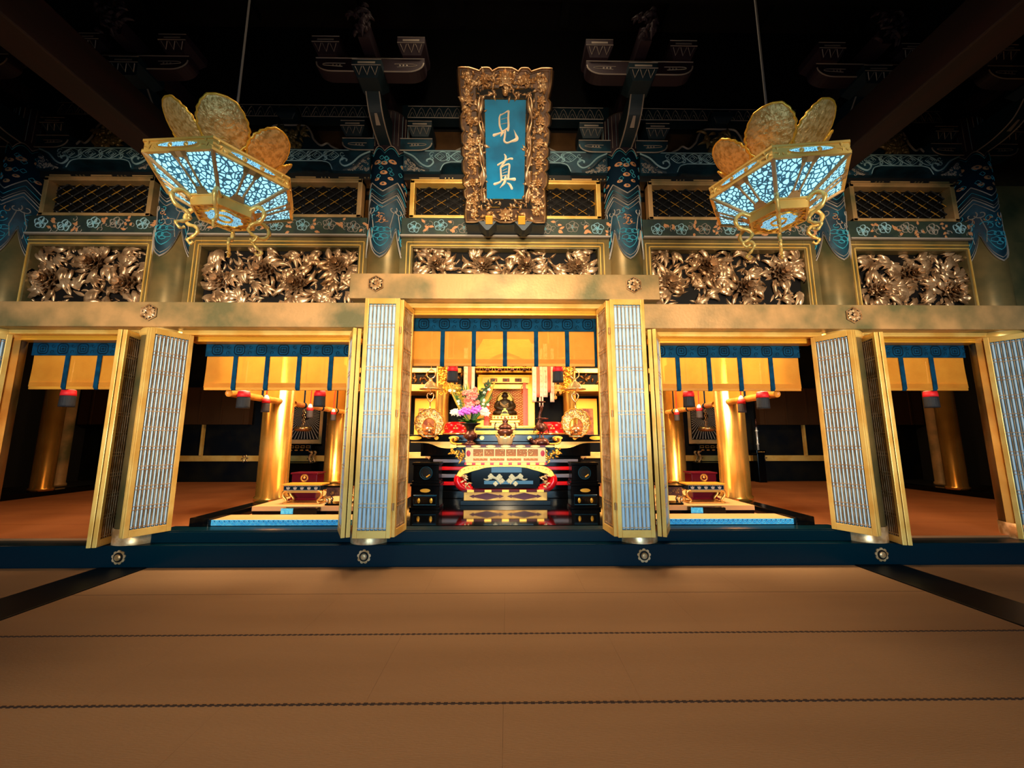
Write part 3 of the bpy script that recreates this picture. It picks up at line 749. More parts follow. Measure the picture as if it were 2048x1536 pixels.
def block(mb, mo, cx, cy, z, w):
    mb.taper(cx, cy, z, z + .13, w * .68, w * .68, w, w); mb.box(cx - w, cx + w, cy - w, cy + w, z + .13, z + .24)
    f = lambda a, b, h: (a, cy - w - h, b)
    mo.ribbon([(cx - w, z + .14), (cx + w, z + .14)], .014, f, .008); mo.ribbon([(cx - w, z + .23), (cx + w, z + .23)], .010, f, .008)
    mo.ribbon([(cx - w * .6, z + .18), (cx + w * .6, z + .18)], .03, f, .005)
    g = lambda a, b, h: (a, cy - w * (.68 + .32 * (b - z) / .13) - h, b)
    for q in (-.55, 0, .55): mo.ribbon([(cx + (q - .22) * w, z + .12), (cx + q * w, z + .03), (cx + (q + .22) * w, z + .12)], .010, g, .008)
def bracket(x, label):
    t = thing('bracket_set', label, 'bracket', (x, PY, 6.6), 'bracket sets on the pillars')
    mo = MB()
    mb = MB(); arm(mb, mo, x, 5.88, 6.1, 6.60, 6.84, .76, .22); mb.build('wall_arm', TEAL, t)
    for sg in (-1, 1):
        mb = MB(); block(mb, mo, x + sg * .56, 5.98, 6.84, .2); mb.build('bearing_block', TEAL_D, t)
    mb = MB(); side = cr([(5.80, 6.62), (5.55, 6.66), (5.30, 6.78), (5.14, 6.98)], 6); up = [(5.02, 7.0), (5.02, 7.04), (5.84, 7.04)]
    mb.prism(side + up, lambda a, b, d: (d, a, b), x - .105, x + .105); mb.build('projecting_arm', TEAL_D, t)
    for sg in (-1, 1): mo.tube([(x + sg * .1, p[0] - .005, p[1] - .004) for p in side], .011, 5)
    mo.add([(x - .035, 5.45 - .01, 6.70 - .02), (x + .035, 5.45 - .01, 6.70 - .02), (x + .02, 5.3, 6.765), (x - .02, 5.3, 6.765)], [(0, 1, 2, 3)])
    mb = MB(); block(mb, mo, x, 5.06, 6.98, .21); mb.build('bearing_block', TEAL_D, t)
    mb = MB(); arm(mb, mo, x, 4.98, 5.16, 7.14, 7.38, .80, .24); mb.build('outer_arm', PURPLE, t)
    for sg in (-1, 1):
        mb = MB(); block(mb, mo, x + sg * .62, 5.07, 7.38, .2); mb.build('bearing_block', PURPLE, t)
    mb = MB(); mb.box(x - .08, x + .08, 4.7, 6.1, 7.40, 7.62)
    f = lambda a, b, h: (x + (a - 0) , 4.68 - h, b)
    r = random.Random(int(x * 10))
    for k in range(26):
        mb.leaf(f, (r.uniform(-.13, .13), 7.45 + r.uniform(-.1, .35)), r.uniform(0, 6.3), r.uniform(.1, .2), .08, r.uniform(-1.5, 1.5), .07, .03, 3, 6, h0=r.uniform(0, .1))
    mb.build('carved_nose', PURPLE, t)
    mo.build('outline', PALE, t)
for x, lab in ((-5.45, 'dim bracket set on the pillar behind the left lantern'), (-2.0, 'dark painted bracket set on the pillar left of the plaque'), (2.0, 'dark painted bracket set on the pillar right of the plaque'),
               (5.45, 'dim bracket set on the pillar behind the right lantern'), (-8.06, 'dim bracket set at the upper left edge of the picture'), (8.06, 'dim bracket set at the upper right edge of the picture')):
    bracket(x, lab)
# ------------------------------------------------------------------ calligraphy plaque, tilted towards the hall
t = thing('calligraphy_plaque', 'tilted carved gilt plaque with two gold brush-written characters on blue', 'plaque', (0, 5.6, 5.16))
def pq(a, b, h):
    return (a, 5.6 - .628 * b - .778 * h, 5.16 + .778 * b - .628 * h)
HW, HT = .605, 1.87
def scallops(hw, b0, b1, d):
    """notched outline of the frame: lobes along every side, square corners"""
    pts = []
    side = [(0, .25), (.25, .37), (.37, .46), (.46, .54), (.54, .66), (.66, .75), (.75, .83), (.83, 1.)]
    top = [(0, .22), (.22, .36), (.36, .64), (.64, .78), (.78, 1.)]
    def run(p, q, segs, nx, nz):
        for i, (s, e) in enumerate(segs):
            for k in range(8):
                u = k / 8; tt = s + (e - s) * u
                dip = d * (1 - min(1, sin(PI * (u if 0 < i < len(segs) - 1 else (.5 + u / 2 if i == 0 else u / 2))) * 1.35))
                pts.append((p[0] + (q[0] - p[0]) * tt + nx * dip, p[1] + (q[1] - p[1]) * tt + nz * dip))
    run((-hw, b0), (hw, b0), top, 0, 1); run((hw, b0), (hw, b1), side, -1, 0); run((hw, b1), (-hw, b1), top, 0, -1); run((-hw, b1), (-hw, b0), side, 1, 0)
    return pts
out = scallops(HW, 0, HT, .035)
big = [(a * 1.09, (b - HT / 2) * 1.01 + HT / 2) for a, b in out]
n = len(out)
mb = MB()
v = [pq(a, b, .05) for a, b in out] + [pq(a, b, -.16) for a, b in big]
mb.add(v, [tuple(range(n))] + [((i + 1) % n, i, i + n, (i + 1) % n + n) for i in range(n)] + [tuple(range(2 * n - 1, n - 1, -1))])
fr = mb.build('frame', FRAME_GROUND, t)
mb = MB()
mb.ribbon(out, .032, pq, .09, .04, True)
mb.ribbon([(a * .945, (b - HT / 2) * .968 + HT / 2) for a, b in out], .012, pq, .072, .04, True)
mb.build('scalloped_rim', G_FRAME, fr)
r = random.Random(9); mb = MB()
mid = (HW + .40) / 2
def band(k):
    u = r.random()
    if k % 4 == 0: return (r.uniform(-.52, .52), r.uniform(1.69, 1.80))
    if k % 9 == 1: return (r.uniform(-.52, .52), r.uniform(.06, .17))
    return (r.choice((-1, 1)) * r.uniform(.42, .545), r.uniform(.1, 1.78))
for k in range(420):
    p = band(k); L = r.uniform(.05, .11)
    mb.leaf(pq, p, r.uniform(0, 6.3), L, L * r.uniform(.35, .6), r.uniform(-2, 2), r.uniform(.03, .06), .02, r.choice((0, 3)), 6, h0=.05)
for cx, cz, R in [(0, 1.755, .11), (-.27, 1.745, .07), (.27, 1.745, .07), (0, .115, .1)] + [(sg * .485, z, .06) for sg in (-1, 1) for z in (.3, .55, .8, 1.05, 1.3, 1.52)]:
    for nn, rr, hh in ((8, .45, .06), (6, .2, .09)):
        for k in range(nn):
            a = 2 * PI * k / nn; mb.leaf(pq, (cx + R * rr * cos(a), cz + R * rr * sin(a)), a, R * .6, R * .55, 0, .02, -.012, 0, 5, h0=hh, tip=.02, blunt=.5)
    mb.disc((cx, cz), R * .28, pq, .13, 8, h0=.1)
mb.build('flower_carving', G_FRAME, fr, smooth=True)
mb = MB(); ins = .395
mb.prism([(-ins, .20), (ins, .20), (ins, 1.665), (-ins, 1.665)], pq, .03, .062); mb.build('inner_ground', G_DARK, t)
mb = MB()
for sg in (-1, 1):                                       # serpentine relief between the two liners
    for ph in (0, 2.1):
        mb.tube([pq(sg * (.335 + .025 * sin(z * 14 + ph)), z, .075 + .02 * sin(z * 9 + ph)) for z in [.28 + 1.3 * i / 60 for i in range(61)]], [.022 + .01 * sin(i * .5) for i in range(61)], 6)
for k in range(150):
    s_ = r.choice((-1, 1)); p = (s_ * r.uniform(.295, .38), r.uniform(.25, 1.62)) if k % 3 else (r.uniform(-.36, .36), r.choice((r.uniform(.225, .29), r.uniform(1.57, 1.64))))
    L = r.uniform(.05, .11); mb.leaf(pq, p, r.uniform(0, 6.3), L, L * .4, r.uniform(-2, 2), .03, .02, r.choice((0, 3)), 6, h0=.062)
mb.build('serpentine_carving', G_CARVE, t, smooth=True)
mb = MB(); mb.X = None
ball = [pq(.03 * cos(q) , 1.605 + .03 * sin(q), .10) for q in [0]]
mb.lathe([(.038 * sin(PI * i / 8), -.038 * cos(PI * i / 8)) for i in range(9)], pq(0, 1.605, .11), 14); mb.build('round_knob', G_FRAME, t, smooth=True)
mb = MB()
def dashes(p, q, on, off, w):
    L = math.hypot(q[0] - p[0], q[1] - p[1]); k = 0.; ux, uz = (q[0] - p[0]) / L, (q[1] - p[1]) / L
    k = off / 2
    while k < L - .02:
        e = min(L, k + on); mb.ribbon([(p[0] + ux * k, p[1] + uz * k), (p[0] + ux * e, p[1] + uz * e)], w, pq, .085, .05); k = e + off
for sg in (-1, 1):
    dashes((sg * .283, .33), (sg * .283, 1.53), .21, .06, .014); dashes((sg * .385, .22), (sg * .385, 1.65), .27, .05, .012)
for z, xx in ((.325, .25), (1.545, .25), (.215, .36), (1.655, .36)): dashes((-xx, z), (xx, z), .17 if xx < .3 else .22, .11, .014)
mb.build('gold_dashes', G_BRIGHT, t)
mb = MB(); mb.prism([(-.278, .332), (.278, .332), (.278, 1.535), (-.278, 1.535)], pq, .05, .074)
mb.build('blue_panel', mat('blue_lacquer_panel', '#00618f', .5, 0, '#0080b8', 2.5, spec=.15), t)
# the brush strokes
K1 = [([(-.067, 1.375), (-.081, 1.332), (-.077, 1.245), (-.047, 1.179)], (.012, .022, .026, .022)), ([(-.069, 1.365), (-.015, 1.387), (.022, 1.407), (.046, 1.411)], (.018, .014, .018, .024)),
      ([(.046, 1.411), (.041, 1.327), (.045, 1.252), (.037, 1.196)], (.024, .026, .028, .034)), ([(-.053, 1.318), (-.015, 1.327), (.022, 1.336)], (.006, .008, .006)), ([(-.051, 1.264), (-.019, 1.27), (.022, 1.277)], (.006, .008, .006)),
      ([(-.05, 1.179), (-.008, 1.195), (.037, 1.221)], (.02, .018, .022)), ([(-.023, 1.189), (-.076, 1.16), (-.16, 1.134)], (.014, .02, .036)), ([(-.031, 1.17), (-.054, 1.141), (-.065, 1.119)], (.024, .026, .008)),
      ([(-.001, 1.183), (-.008, 1.119), (-.014, 1.068), (.022, 1.045), (.083, 1.062), (.16, 1.092), (.147, 1.14), (.116, 1.203)], (.024, .026, .028, .024, .026, .046, .026, .004))]
K2 = [([(-.014, .906), (.005, .873), (-.009, .819), (-.044, .776), (-.073, .747)], (.016, .03, .026, .022, .014)), ([(-.108, .774), (-.027, .816), (.056, .852), (.097, .852)], (.024, .022, .022, .03)),
      ([(-.069, .732), (-.065, .666), (-.057, .585)], (.024, .026, .032)), ([(-.06, .74), (-.002, .773), (.056, .78), (.052, .697), (.042, .604)], (.016, .02, .028, .026, .03)),
      ([(-.036, .703), (.023, .729)], (.008, .008)), ([(-.036, .67), (.023, .688)], (.008, .008)), ([(-.049, .629), (-.011, .641), (.032, .645)], (.014, .012, .012)),
      ([(-.16, .528), (-.087, .551), (-.036, .585), (.057, .593), (.133, .594)], (.034, .026, .022, .024, .044)), ([(.002, .619), (-.015, .547), (-.079, .479)], (.034, .036, .008)), ([(.027, .544), (.066, .522), (.096, .472)], (.014, .032, .034))]
WRITE = mat('gold_brush_writing', '#ffe6c8', .5, 0.)
for nm, K in (('upper_character', K1), ('lower_character', K2)):
    mb = MB()
    for pts, ws in K:
        P = cr(pts, 6); W = cr([(w, 0) for w in ws], 6)
        mb.ribbon(P, [max(.003, w[0]) for w in W], pq, .088, .0745)
        for e, w in ((pts[0], ws[0]), (pts[-1], ws[-1])): mb.disc(e, w * .5, pq, .086, 10, h0=.0745)
    mb.build(nm, WRITE, t)
for x in (-.25, .25):
    mb = MB(); mb.prism([(x - .055, -.02), (x + .055, -.02), (x + .055, .10), (x - .055, .10)], pq, .05, .12); mb.build('bracket_foot', G_BRIGHT, t, bev=.005)
mb = MB(); mb.box(-.62, .62, 5.62, 5.92, 5.12, 5.2)
for x in (-.28, .28): mb.taper(x, 5.66, 5.0, 5.12, .02, .1, .14, .14)
mb.build('support_shelf', TEAL_D, t)

# ------------------------------------------------------------------ hexagonal hanging lanterns
GLASS = lantern_glass('lit_openwork', 26, '#0c5674', '#98def8', 1.35, .08)
GLASS_F = lantern_glass('lit_fine_mesh', 75, '#1a6a8c', '#8fd8fa', 1.0, .06)
def lantern(cx, cy, phase, label):
    t = thing('hanging_lantern', label, 'lantern', (cx, cy, 3.87), 'hexagonal gold lanterns')
    ang = [phase + k * PI / 3 for k in range(6)]
    P = lambda R, k, z: Vector((cx + R * cos(ang[k % 6]), cy + R * sin(ang[k % 6]), z))
    Rt, zt0, zt1 = .60, 4.15, 4.25; Rb, zb0, zb1 = .26, 3.86, 3.95
    def hexband(mb, R0, z0, R1, z1, th=.02):
        vs = []
        for k in range(6): vs += [P(R0, k, z0), P(R1, k, z1), P(R1 - th, k, z1), P(R0 - th, k, z0)]
        mb.add(vs, [(4 * k + i, 4 * ((k + 1) % 6) + i, 4 * ((k + 1) % 6) + (i + 1) % 4, 4 * k + (i + 1) % 4) for k in range(6) for i in range(4)])
    for k in range(6):                                    # lit openwork sides
        mb = MB(); a, b, c, d = P(Rt - .02, k, zt0), P(Rt - .02, k + 1, zt0), P(Rb - .005, k + 1, zb1), P(Rb - .005, k, zb1)
        mb.add([a, b, c, d], [(0, 1, 2, 3)]); mb.build('lit_panel', GLASS, t)
    mb = MB(); hexband(mb, Rt, zt0, Rt, zt1); hexband(mb, Rt + .012, zt0 - .012, Rt + .012, zt0 + .01, .03); hexband(mb, Rt + .012, zt1 - .012, Rt + .012, zt1 + .008, .03)
    rim = mb.build('rim', G_LEAF, t)
    for k in range(6):
        a, b = P(Rt, k, 4.2), P(Rt, k + 1, 4.2); d = (b - a); L = d.length; d.normalize(); n = Vector((cos(ang[k] + PI / 6), sin(ang[k] + PI / 6), 0))
        g = lambda s_, z, h: tuple(a + d * (s_ + L / 2) + n * h + Vector((0, 0, z - 4.2)))
        mb = MB(); pts = [(.15 * cos(q) + (.03 if cos(q) > 0 else -.03), 4.2 + .028 * sin(q)) for q in [2 * PI * i / 24 for i in range(24)]]
        mb.prism(pts, g, .0, .004); mb.build('rim_window', GLASS_F, rim)
        mb = MB()
        mb.ribbon(pts, .012, g, .016, .002, True)
        for q in (-.07, .07): mb.disc((q, 4.2), .026, g, .02, 10)
        for q in (-.25, .25):
            for j in range(5): mb.leaf(g, (q + (j - 2) * .012, 4.19 + (j % 2) * .02), j * 1.3, .05, .02, .8, .012, .006, nt=4)
        mb.build('rim_ornament', G_LEAF, rim)
    ribs = MB()
    for k in range(6):
        ribs.tube([P(Rt, k, zt0), P(Rb, k, zb1)], .017, 6)
        m0 = (P(Rt, k, zt0) + P(Rt, k + 1, zt0)) / 2; m1 = (P(Rb, k, zb1) + P(Rb, k + 1, zb1)) / 2; d = (P(Rt, k + 1, 0) - P(Rt, k, 0)).normalized()
        nrm = (m1 - m0).cross(d).normalized(); 
        if nrm.z > 0: nrm = -nrm
        q = lambda u, w: m0 + (m1 - m0) * u + d * w + nrm * .012
        for sg in (-1, 1):
            ribs.add([q(.0, sg * .075), q(.0, sg * .026), q(.22, sg * .022), q(.22, sg * .05)], [(0, 1, 2, 3)])
            ribs.tube([q(.2, sg * .040), q(.8, sg * .026)], .010, 5)
            ribs.add([q(.78, sg * .038), q(.78, 0), q(1., 0), q(1., sg * .06)], [(0, 1, 2, 3)])
        ribs.add([q(0, -.075), q(0, .075), q(.14, .055), q(.14, -.055)], [(0, 1, 2, 3)])
    ribs.build('ribs', G_AGED, t)
    mb = MB(); hexband(mb, Rb, zb0, Rb + .01, zb1, .02); hexband(mb, Rb + .02, zb1 - .012, Rb + .02, zb1 + .008, .03)
    vs = [P(Rb, k, zb0 + .01) for k in range(6)]; mb.add(vs, [(5, 4, 3, 2, 1, 0)]); bt = mb.build('base', G_LEAF, t)
    mb = MB(); fz = lambda a, b, h: (cx + a, cy + b, zb0 + .008 - h)
    pts = blossom_outline(0, 0, .15, 8, 0, 64, .12); mb.prism(pts, fz, .002, .006); mb.build('base_window', GLASS_F, bt)
    mb = MB(); mb.ribbon(pts, .012, fz, .014, .002, True); mb.ribbon([(.06 * cos(q), .06 * sin(q)) for q in [2 * PI * i / 24 for i in range(24)]], .022, fz, .022, .004, True)
    for k in range(6):
        for j in range(4): mb.leaf(fz, (.19 * cos(ang[k] + j * .25), .19 * sin(ang[k] + j * .25)), ang[k] + j, .05, .03, .5, .01, .004, nt=4)
    mb.build('base_ornament', G_BRIGHT, bt)
    for k in range(6):                                    # curled feet
        o = Vector((cos(ang[k]), sin(ang[k]), 0)); c = Vector((cx, cy, 0))
        pr = [(Rb - .01, 3.93), (Rb + .07, 3.96), (Rb + .13, 3.90), (Rb + .10, 3.82), (Rb + .02, 3.79), (Rb - .01, 3.74), (Rb + .03, 3.69), (Rb + .08, 3.66), (Rb + .05, 3.62), (Rb + .02, 3.64)]
        mb = MB(); P3 = cr([tuple(c + o * a + Vector((0, 0, z))) for a, z in pr], 5)
        mb.tube(P3, [.021 - .010 * i / len(P3) + .003 * sin(i * 1.3) for i in range(len(P3))], 7); mb.build('curled_foot', G_LEAF, t, smooth=True)
    # roof and collar
    mb = MB(); hexband(mb, Rt, zt1, .33, 4.36, .03); mb.build('roof', G_LEAF, t)
    mb = MB()
    for R, z0, z1 in ((.31, 4.30, 4.33), (.28, 4.33, 4.42), (.31, 4.42, 4.45), (.335, 4.45, 4.485)): hexband(mb, R, z0, R, z1, .25)
    cl = mb.build('collar', G_LEAF, t)
    mb = MB()
    for k in range(6):
        a, b = P(.28, k, 4.375), P(.28, k + 1, 4.375); d = b - a; L = d.length; d.normalize(); n = Vector((cos(ang[k] + PI / 6), sin(ang[k] + PI / 6), 0))
        g = lambda s_, z, h: tuple(a + d * (s_ + L / 2) + n * (h - .0) + Vector((0, 0, z)))
        mb.ribbon([(-.06, -.018), (.06, -.018), (.075, 0), (.06, .018), (-.06, .018), (-.075, 0)], .009, g, .012, 0, True)
    mb.build('collar_ornament', BRASS, cl)
    for k in range(6):                                    # six embossed lotus petals
        am = ang[k]; o = Vector((cos(am), sin(am), 0)); sd = Vector((-sin(am), cos(am), 0)); c = Vector((cx, cy, 0))
        def pet(u, w, up=0.):
            wid = .19 * max(0., (sin(PI * min(1., .12 + .80 * u ** .85)))) ** .6 * (1 if u < .999 else .45)
            edge = 1 + .03 * cos(u * 40)
            x = (w * 2 - 1) * wid * edge
            rr = .27 + .25 * u + .05 * sin(PI * u) - .06 * (x / .19) ** 2
            return c + o * (rr + up) + sd * x + Vector((0, 0, 4.42 + .29 * u ** .95))
        mb = MB(); mb.grid(lambda u, v: pet(u, v), 18, 12)
        p_ = mb.build('petal', G_EMB, t, smooth=True, solid=.012)
        mb = MB(); P3 = [pet(i / 24, 0) for i in range(25)] + [pet(1, i / 6) for i in range(1, 6)] + [pet(1 - i / 24, 1) for i in range(25)]
        mb.tube(P3, .012, 5); mb.build('petal_rim', G_BRIGHT, p_, smooth=True)
    mb = MB(); mb.lathe([(.05, 4.40), (.05, 4.56), (.02, 4.62)], (cx, cy, 0), 12); mb.tube([(cx, cy, 4.6), (cx, cy, 9.6)], .012, 6); mb.build('cord', BLACK_CORD, t)
    return t
G_EMB = mat('embossed_gold', '#f4c074', .38, .35, '#cc9448', 26., .44, .62, bump=.7, bs=34)
BLACK_CORD = mat('dark_cord', '#2a2a30', .6)
lantern(-2.64, 3.41, 4.116, 'hexagonal gold lantern with lit blue openwork and lotus petals hanging at left')
lantern(2.63, 3.40, 3.026, 'hexagonal gold lantern with lit blue openwork and lotus petals hanging at right')
# ------------------------------------------------------------------ inner hall: floors and walls
mb = MB(); mb.box(-2.26, 2.26, 6.3, 12.2, .36, .45); struct('floor', mb, LACQ_FLOOR)
for s in (-1, 1):
    a, b = sorted((s * 2.26, s * 4.62)); mb = MB(); mb.box(a, b, 6.3, 14, .36, .45); struct('floor', mb, TATAMI_IN)
    a, b = sorted((s * 4.92, s * 12.0))
    mb = MB()
    ys = [6.1 + .96 * i for i in range(9)]
    for i in range(8): mb.box(a, b, ys[i] + .004, ys[i + 1] - .004, .2, .33)
    struct('floor', mb, TATAMI_IN)
    mb = MB(); a, b = sorted((s * 12.0, s * 12.3)); mb.box(a, b, 6.1, 14, .2, .46); struct('trim_2', mb, LACQ_BLK)
    mb = MB(); a, b = sorted((s * 12.3, s * 15)); mb.box(a, b, 6.1, 14, .2, .36); struct('floor', mb, BLACK)
    mb = MB(); a, b = sorted((s * 15, s * 15.1)); mb.box(a, b, 6.1, 14, .2, 5); struct('wall_' + LAB[s], mb, BLACK)
    mb = MB(); a, b = sorted((s * 4.62, s * 4.92)); mb.box(a, b, 6.3, 14, .2, .58)
    tag(mb.build('floor_edge_beam', LACQ_BLK, bev=.012), f'black lacquered floor beam running back beneath the gold pillars of the {LAB[s]} bay', 'beam', 'inner floor beams')
MURAL = mat('dark_mural', '#060b13', .6, 0, '#1a1813', 1.4, .42, .66, spec=.1)
MURAL2 = mat('dark_mural_lower', '#16202c', .5, 0, '#070a10', 1.2, .4, .6)
mb = MB(); mb.box(-15, 15, 14, 14.1, .2, 6.2); struct('wall_back', mb, MURAL)
mb = MB(); mb.box(-15, 15, 6.34, 14.1, 6.0, 6.1); struct('ceiling', mb, BLACK)
for s in (-1, 1):
    w = LAB[s]
    mb = MB(); a, b = sorted((s * 5.4, s * 12)); mb.box(a, b, 13.9, 14, 1.02, 1.22)
    t = thing('wall_rail', f'gold rail with engraved fittings along the dark mural wall of the {w} bay', 'rail', (s * 8, 13.9, 1.02), 'gold rails of the back wall')
    mb.build('rail', G_LEAF, t, bev=.01)
    for x in (6.9, 9.2):
        mb = MB(); f = flatY(13.9)
        for k in range(6): mb.leaf(f, (s * x + .03 * cos(k), 1.12 + .03 * sin(k)), k * 1.05, .12, .06, .5, .02, .008, nt=4)
        mb.build('fitting', BRASS, t)
    mb = MB(); mb.box(s * 10.75 - .035, s * 10.75 + .035, 13.85, 13.95, 1.22, 3.6)
    tag(mb.build('wall_post', G_LEAF), f'thin gold post on the dark mural wall of the {w} bay', 'post', 'gold posts of the back wall')

INNER = mat('inner_pillar_gold', '#f0b45c', .24, .8, '#d0923c', 1.5)
def inner_pillar(x, y, r, z0, z1, label, m=None):
    mb = MB(); mb.lathe([(r + .03, z0), (r + .03, z0 + .07), (r, z0 + .1), (r, z1)], (x, y, 0), 36)
    o = mb.build('inner_pillar', m or INNER, smooth=True); tag(o, label, 'pillar', 'gold pillars of the inner hall')
for s in (-1, 1):
    w = LAB[s]
    inner_pillar(s * 4.74, 8.1, .28, .58, 6, f'nearer stout gold pillar inside the {w} bay, behind the hanging bamboo roll')
    inner_pillar(s * 4.86, 11.2, .28, .58, 6, f'farther gold pillar inside the {w} bay, beyond the stout one')
    inner_pillar(s * 12.15, 10.5, .21, .46, 6, f'gold pillar deep inside the outermost opening on the {w}')
    inner_pillar(s * 13.9, 12.4, .18, .36, 6, f'thin dim gold pillar at the back of the outermost opening on the {w}', G_AGED)
    # rolled-up blinds along the inner pillar line
    for y0, y1, nm in ((6.45, 8.25, 'nearer'), (8.45, 11.0, 'farther')):
        t = thing('rolled_blind', f'{nm} bamboo blind rolled up on its pole along the inner pillars, {w} bay', 'blind', (s * 4.62, (y0 + y1) / 2, 2.55), 'rolled blinds along the inner pillars')
        mb = MB(); mb.tube([(s * 4.62, y0, 2.56), (s * 4.62, y1, 2.56)], .062, 14); mb.build('roll', BAMBOO, t, smooth=True)
        mb = MB()
        for k in range(3):
            y = y0 + (y1 - y0) * (.15 + .33 * k); mb.tube([(s * 4.62, y - .035, 2.56), (s * 4.62, y + .035, 2.56)], .068, 12)
        mb.build('binding', INDIGO_D, t, smooth=True)
        mb = MB(); mb.box(s * 4.62 - .012, s * 4.62 + .012, y0, y1, 2.62, 3.9); mb.build('hanging_cloth', BLIND, t)
        mb = MB()
        for k in range(3):
            y = y0 + (y1 - y0) * (.15 + .33 * k); mb.box(s * 4.62 - .018, s * 4.62 + .018, y - .03, y + .03, 2.62, 3.9)
        mb.build('strip', INDIGO_D, t)

# ------------------------------------------------------------------ tassels
TWHITE = mat('white_cord', '#efe2d0', .7); TRED = mat('red_silk', '#d8141e', .6); TBLACK = mat('black_silk', '#14161e', .7, bump=.6, bs=90, stretch=(1, 1, .1)); TGREY = mat('charcoal_silk', '#3a2e2c', .7, bump=.6, bs=90, stretch=(1, 1, .1))
def tassel(x, y, z, k, label, head=True, dark=TBLACK, cord=.5):
    t = thing('tassel', label, 'tassel', (x, y, z), 'silk tassels on the blinds')
    mb = MB(); mb.tube([(x, y, z), (x + .01, y, z + cord)], .008 * k + .002, 5); mb.build('cord', TRED if head else TWHITE, t)
    mb = MB()
    if head: mb.lathe([(.012 * k, .0), (.035 * k, -.02 * k), (.05 * k, -.06 * k), (.06 * k, -.10 * k)], (x, y, z), 16)
    else: mb.lathe([(.02 * k, .0), (.075 * k, -.008 * k), (.078 * k, -.02 * k)], (x, y, z), 16)
    mb.build('cap', TWHITE, t, smooth=True)
    a = -.09 * k if head else -.015 * k
    mb = MB(); mb.lathe([(.062 * k, a), (.07 * k, a - .03 * k), (.074 * k, a - .075 * k)] if head else [(.082 * k, a), (.09 * k, a - .05 * k), (.092 * k, a - .09 * k)], (x, y, z), 18); mb.build('red_band', TRED, t, smooth=True)
    a -= .07 * k if head else .085 * k
    mb = MB(); w = .07 * k if head else .088 * k
    mb.lathe([(w + .008 * cos(i * 0), a - i * .028 * k) if False else (w * (1 + .05 * i / 5), a - i * .03 * k) for i in range(7)], (x, y, z), 22); mb.build('skirt', dark, t, smooth=True)
for s in (-1, 1):
    w = LAB[s]
    tassel(s * .89, 6.42, 3.03, 1.0, f'red and black tassel beside the altar banner, {w} half of the middle blind', False)
    tassel(s * 4.36, 6.44, 2.60, 1.05, f'large red and black tassel at the outer end under the {w} bay blind', False)
    tassel(s * 3.10, 6.44, 2.61, 1.0, f'large red and black tassel at the inner end under the {w} bay blind', False)
    tassel(s * 7.25, 6.44, 2.62, 1.05, f'red tassel under the blind of the outermost opening on the {w}', False)
    tassel(s * 4.50, 6.62, 2.66, .95, f'white-capped tassel nearest the hall on the rolled blind of the {w} bay')
    tassel(s * 4.49, 7.25, 2.62, .95, f'white-capped tassel in the middle of the nearer rolled blind, {w} bay', True, TGREY)
    tassel(s * 4.50, 8.9, 2.60, .95, f'white-capped tassel before the hanging scroll, farther rolled blind, {w} bay', True, TGREY)
    tassel(s * 4.50, 10.1, 2.58, .9, f'smallest white-capped tassel at the far end of the rolled blind, {w} bay', True, TGREY)

# ------------------------------------------------------------------ front blinds with indigo bands
def blind(x0, x1, z0, z1, band, xs, label):
    t = thing('bamboo_blind', label, 'blind', ((x0 + x1) / 2, 6.34, z0), 'indigo-banded bamboo blinds')
    Y = 6.33
    mb = MB()
    def sheet(u, v):
        z = z0 + .05 + (z1 - z0 - .05) * v
        return (x0 + (x1 - x0) * u, Y + .012 * sin(PI * v), z)
    mb.grid(sheet, 8, 10); mb.build('screen', BLIND, t, smooth=True)
    mb = MB()
    mb.box(x0, x1, Y + .004, Y + .04, z0 + .005, z0 + .13)
    mb.build('bottom_fold', BAMBOO_FOLD, t, bev=.008)
    mb = MB(); mb.box(x0 - .01, x1 + .01, Y - .022, Y - .008, z1 - band, z1); mb.build('header_band', INDIGO, t)
    f = flatY(Y - .022); mb = MB(); n = max(3, round((x1 - x0) / .345)); cz = z1 - band * .52
    for i in range(n):
        cx = x0 + (x1 - x0) * (i + .5) / n
        mb.ribbon(blossom_outline(cx, cz, .095, 4, PI / 2, 40, .16), .018, f, .008, .001, True)
        mb.ribbon(blossom_outline(cx, cz, .055, 4, PI / 2, 32, .3), .014, f, .006, .001, True)
        mb.disc((cx, cz), .02, f, .006, 8)
        for sg in (-1, 1): mb.ribbon(spiral(cx + (x1 - x0) / n / 2, cz + sg * .05, .01, .035, sg, .8, 10), .008, f, .005)
    mb.build('medallions', INDIGO_D, t)
    for x in xs:
        mb = MB(); mb.box(x - .035, x + .035, Y - .018, Y - .004, z0 + .03, z1 - band)
        P3 = [(x, Y + .022 - .03 * sin(q), z0 + .03 - .03 * cos(q)) for q in [PI * .5 - PI * .9 * i / 8 for i in range(9)]]
        mb.add([p for q in P3 for p in ((q[0] - .035, q[1], q[2]), (q[0] + .035, q[1], q[2]))], [(2 * i, 2 * i + 1, 2 * i + 3, 2 * i + 2) for i in range(8)])
        mb.build('strip', INDIGO, t)
BAMBOO_FOLD = mat('bamboo_fold', '#e09a30', .55, 0, '#c47e22', 8., bump=.4, bs=160, stretch=(.1, 1, 1))
blind(-1.55, 1.57, 3.00, 3.86, .26, [-1.055 + .524 * i for i in range(5)] + [1.535], 'bamboo blind with indigo bands above the main altar')
blind(-4.96, -2.42, 2.59, 3.39, .235, [-4.47 + .525 * i for i in range(4)], 'bamboo blind with indigo bands in the inner opening on the left')
blind(2.42, 4.96, 2.59, 3.39, .235, [4.47 - .525 * i for i in range(4)], 'bamboo blind with indigo bands in the inner opening on the right')
blind(-7.80, -5.84, 2.60, 3.40, .235, [-7.22 + .52 * i for i in range(3)], 'bamboo blind with indigo bands in the outermost opening on the left')
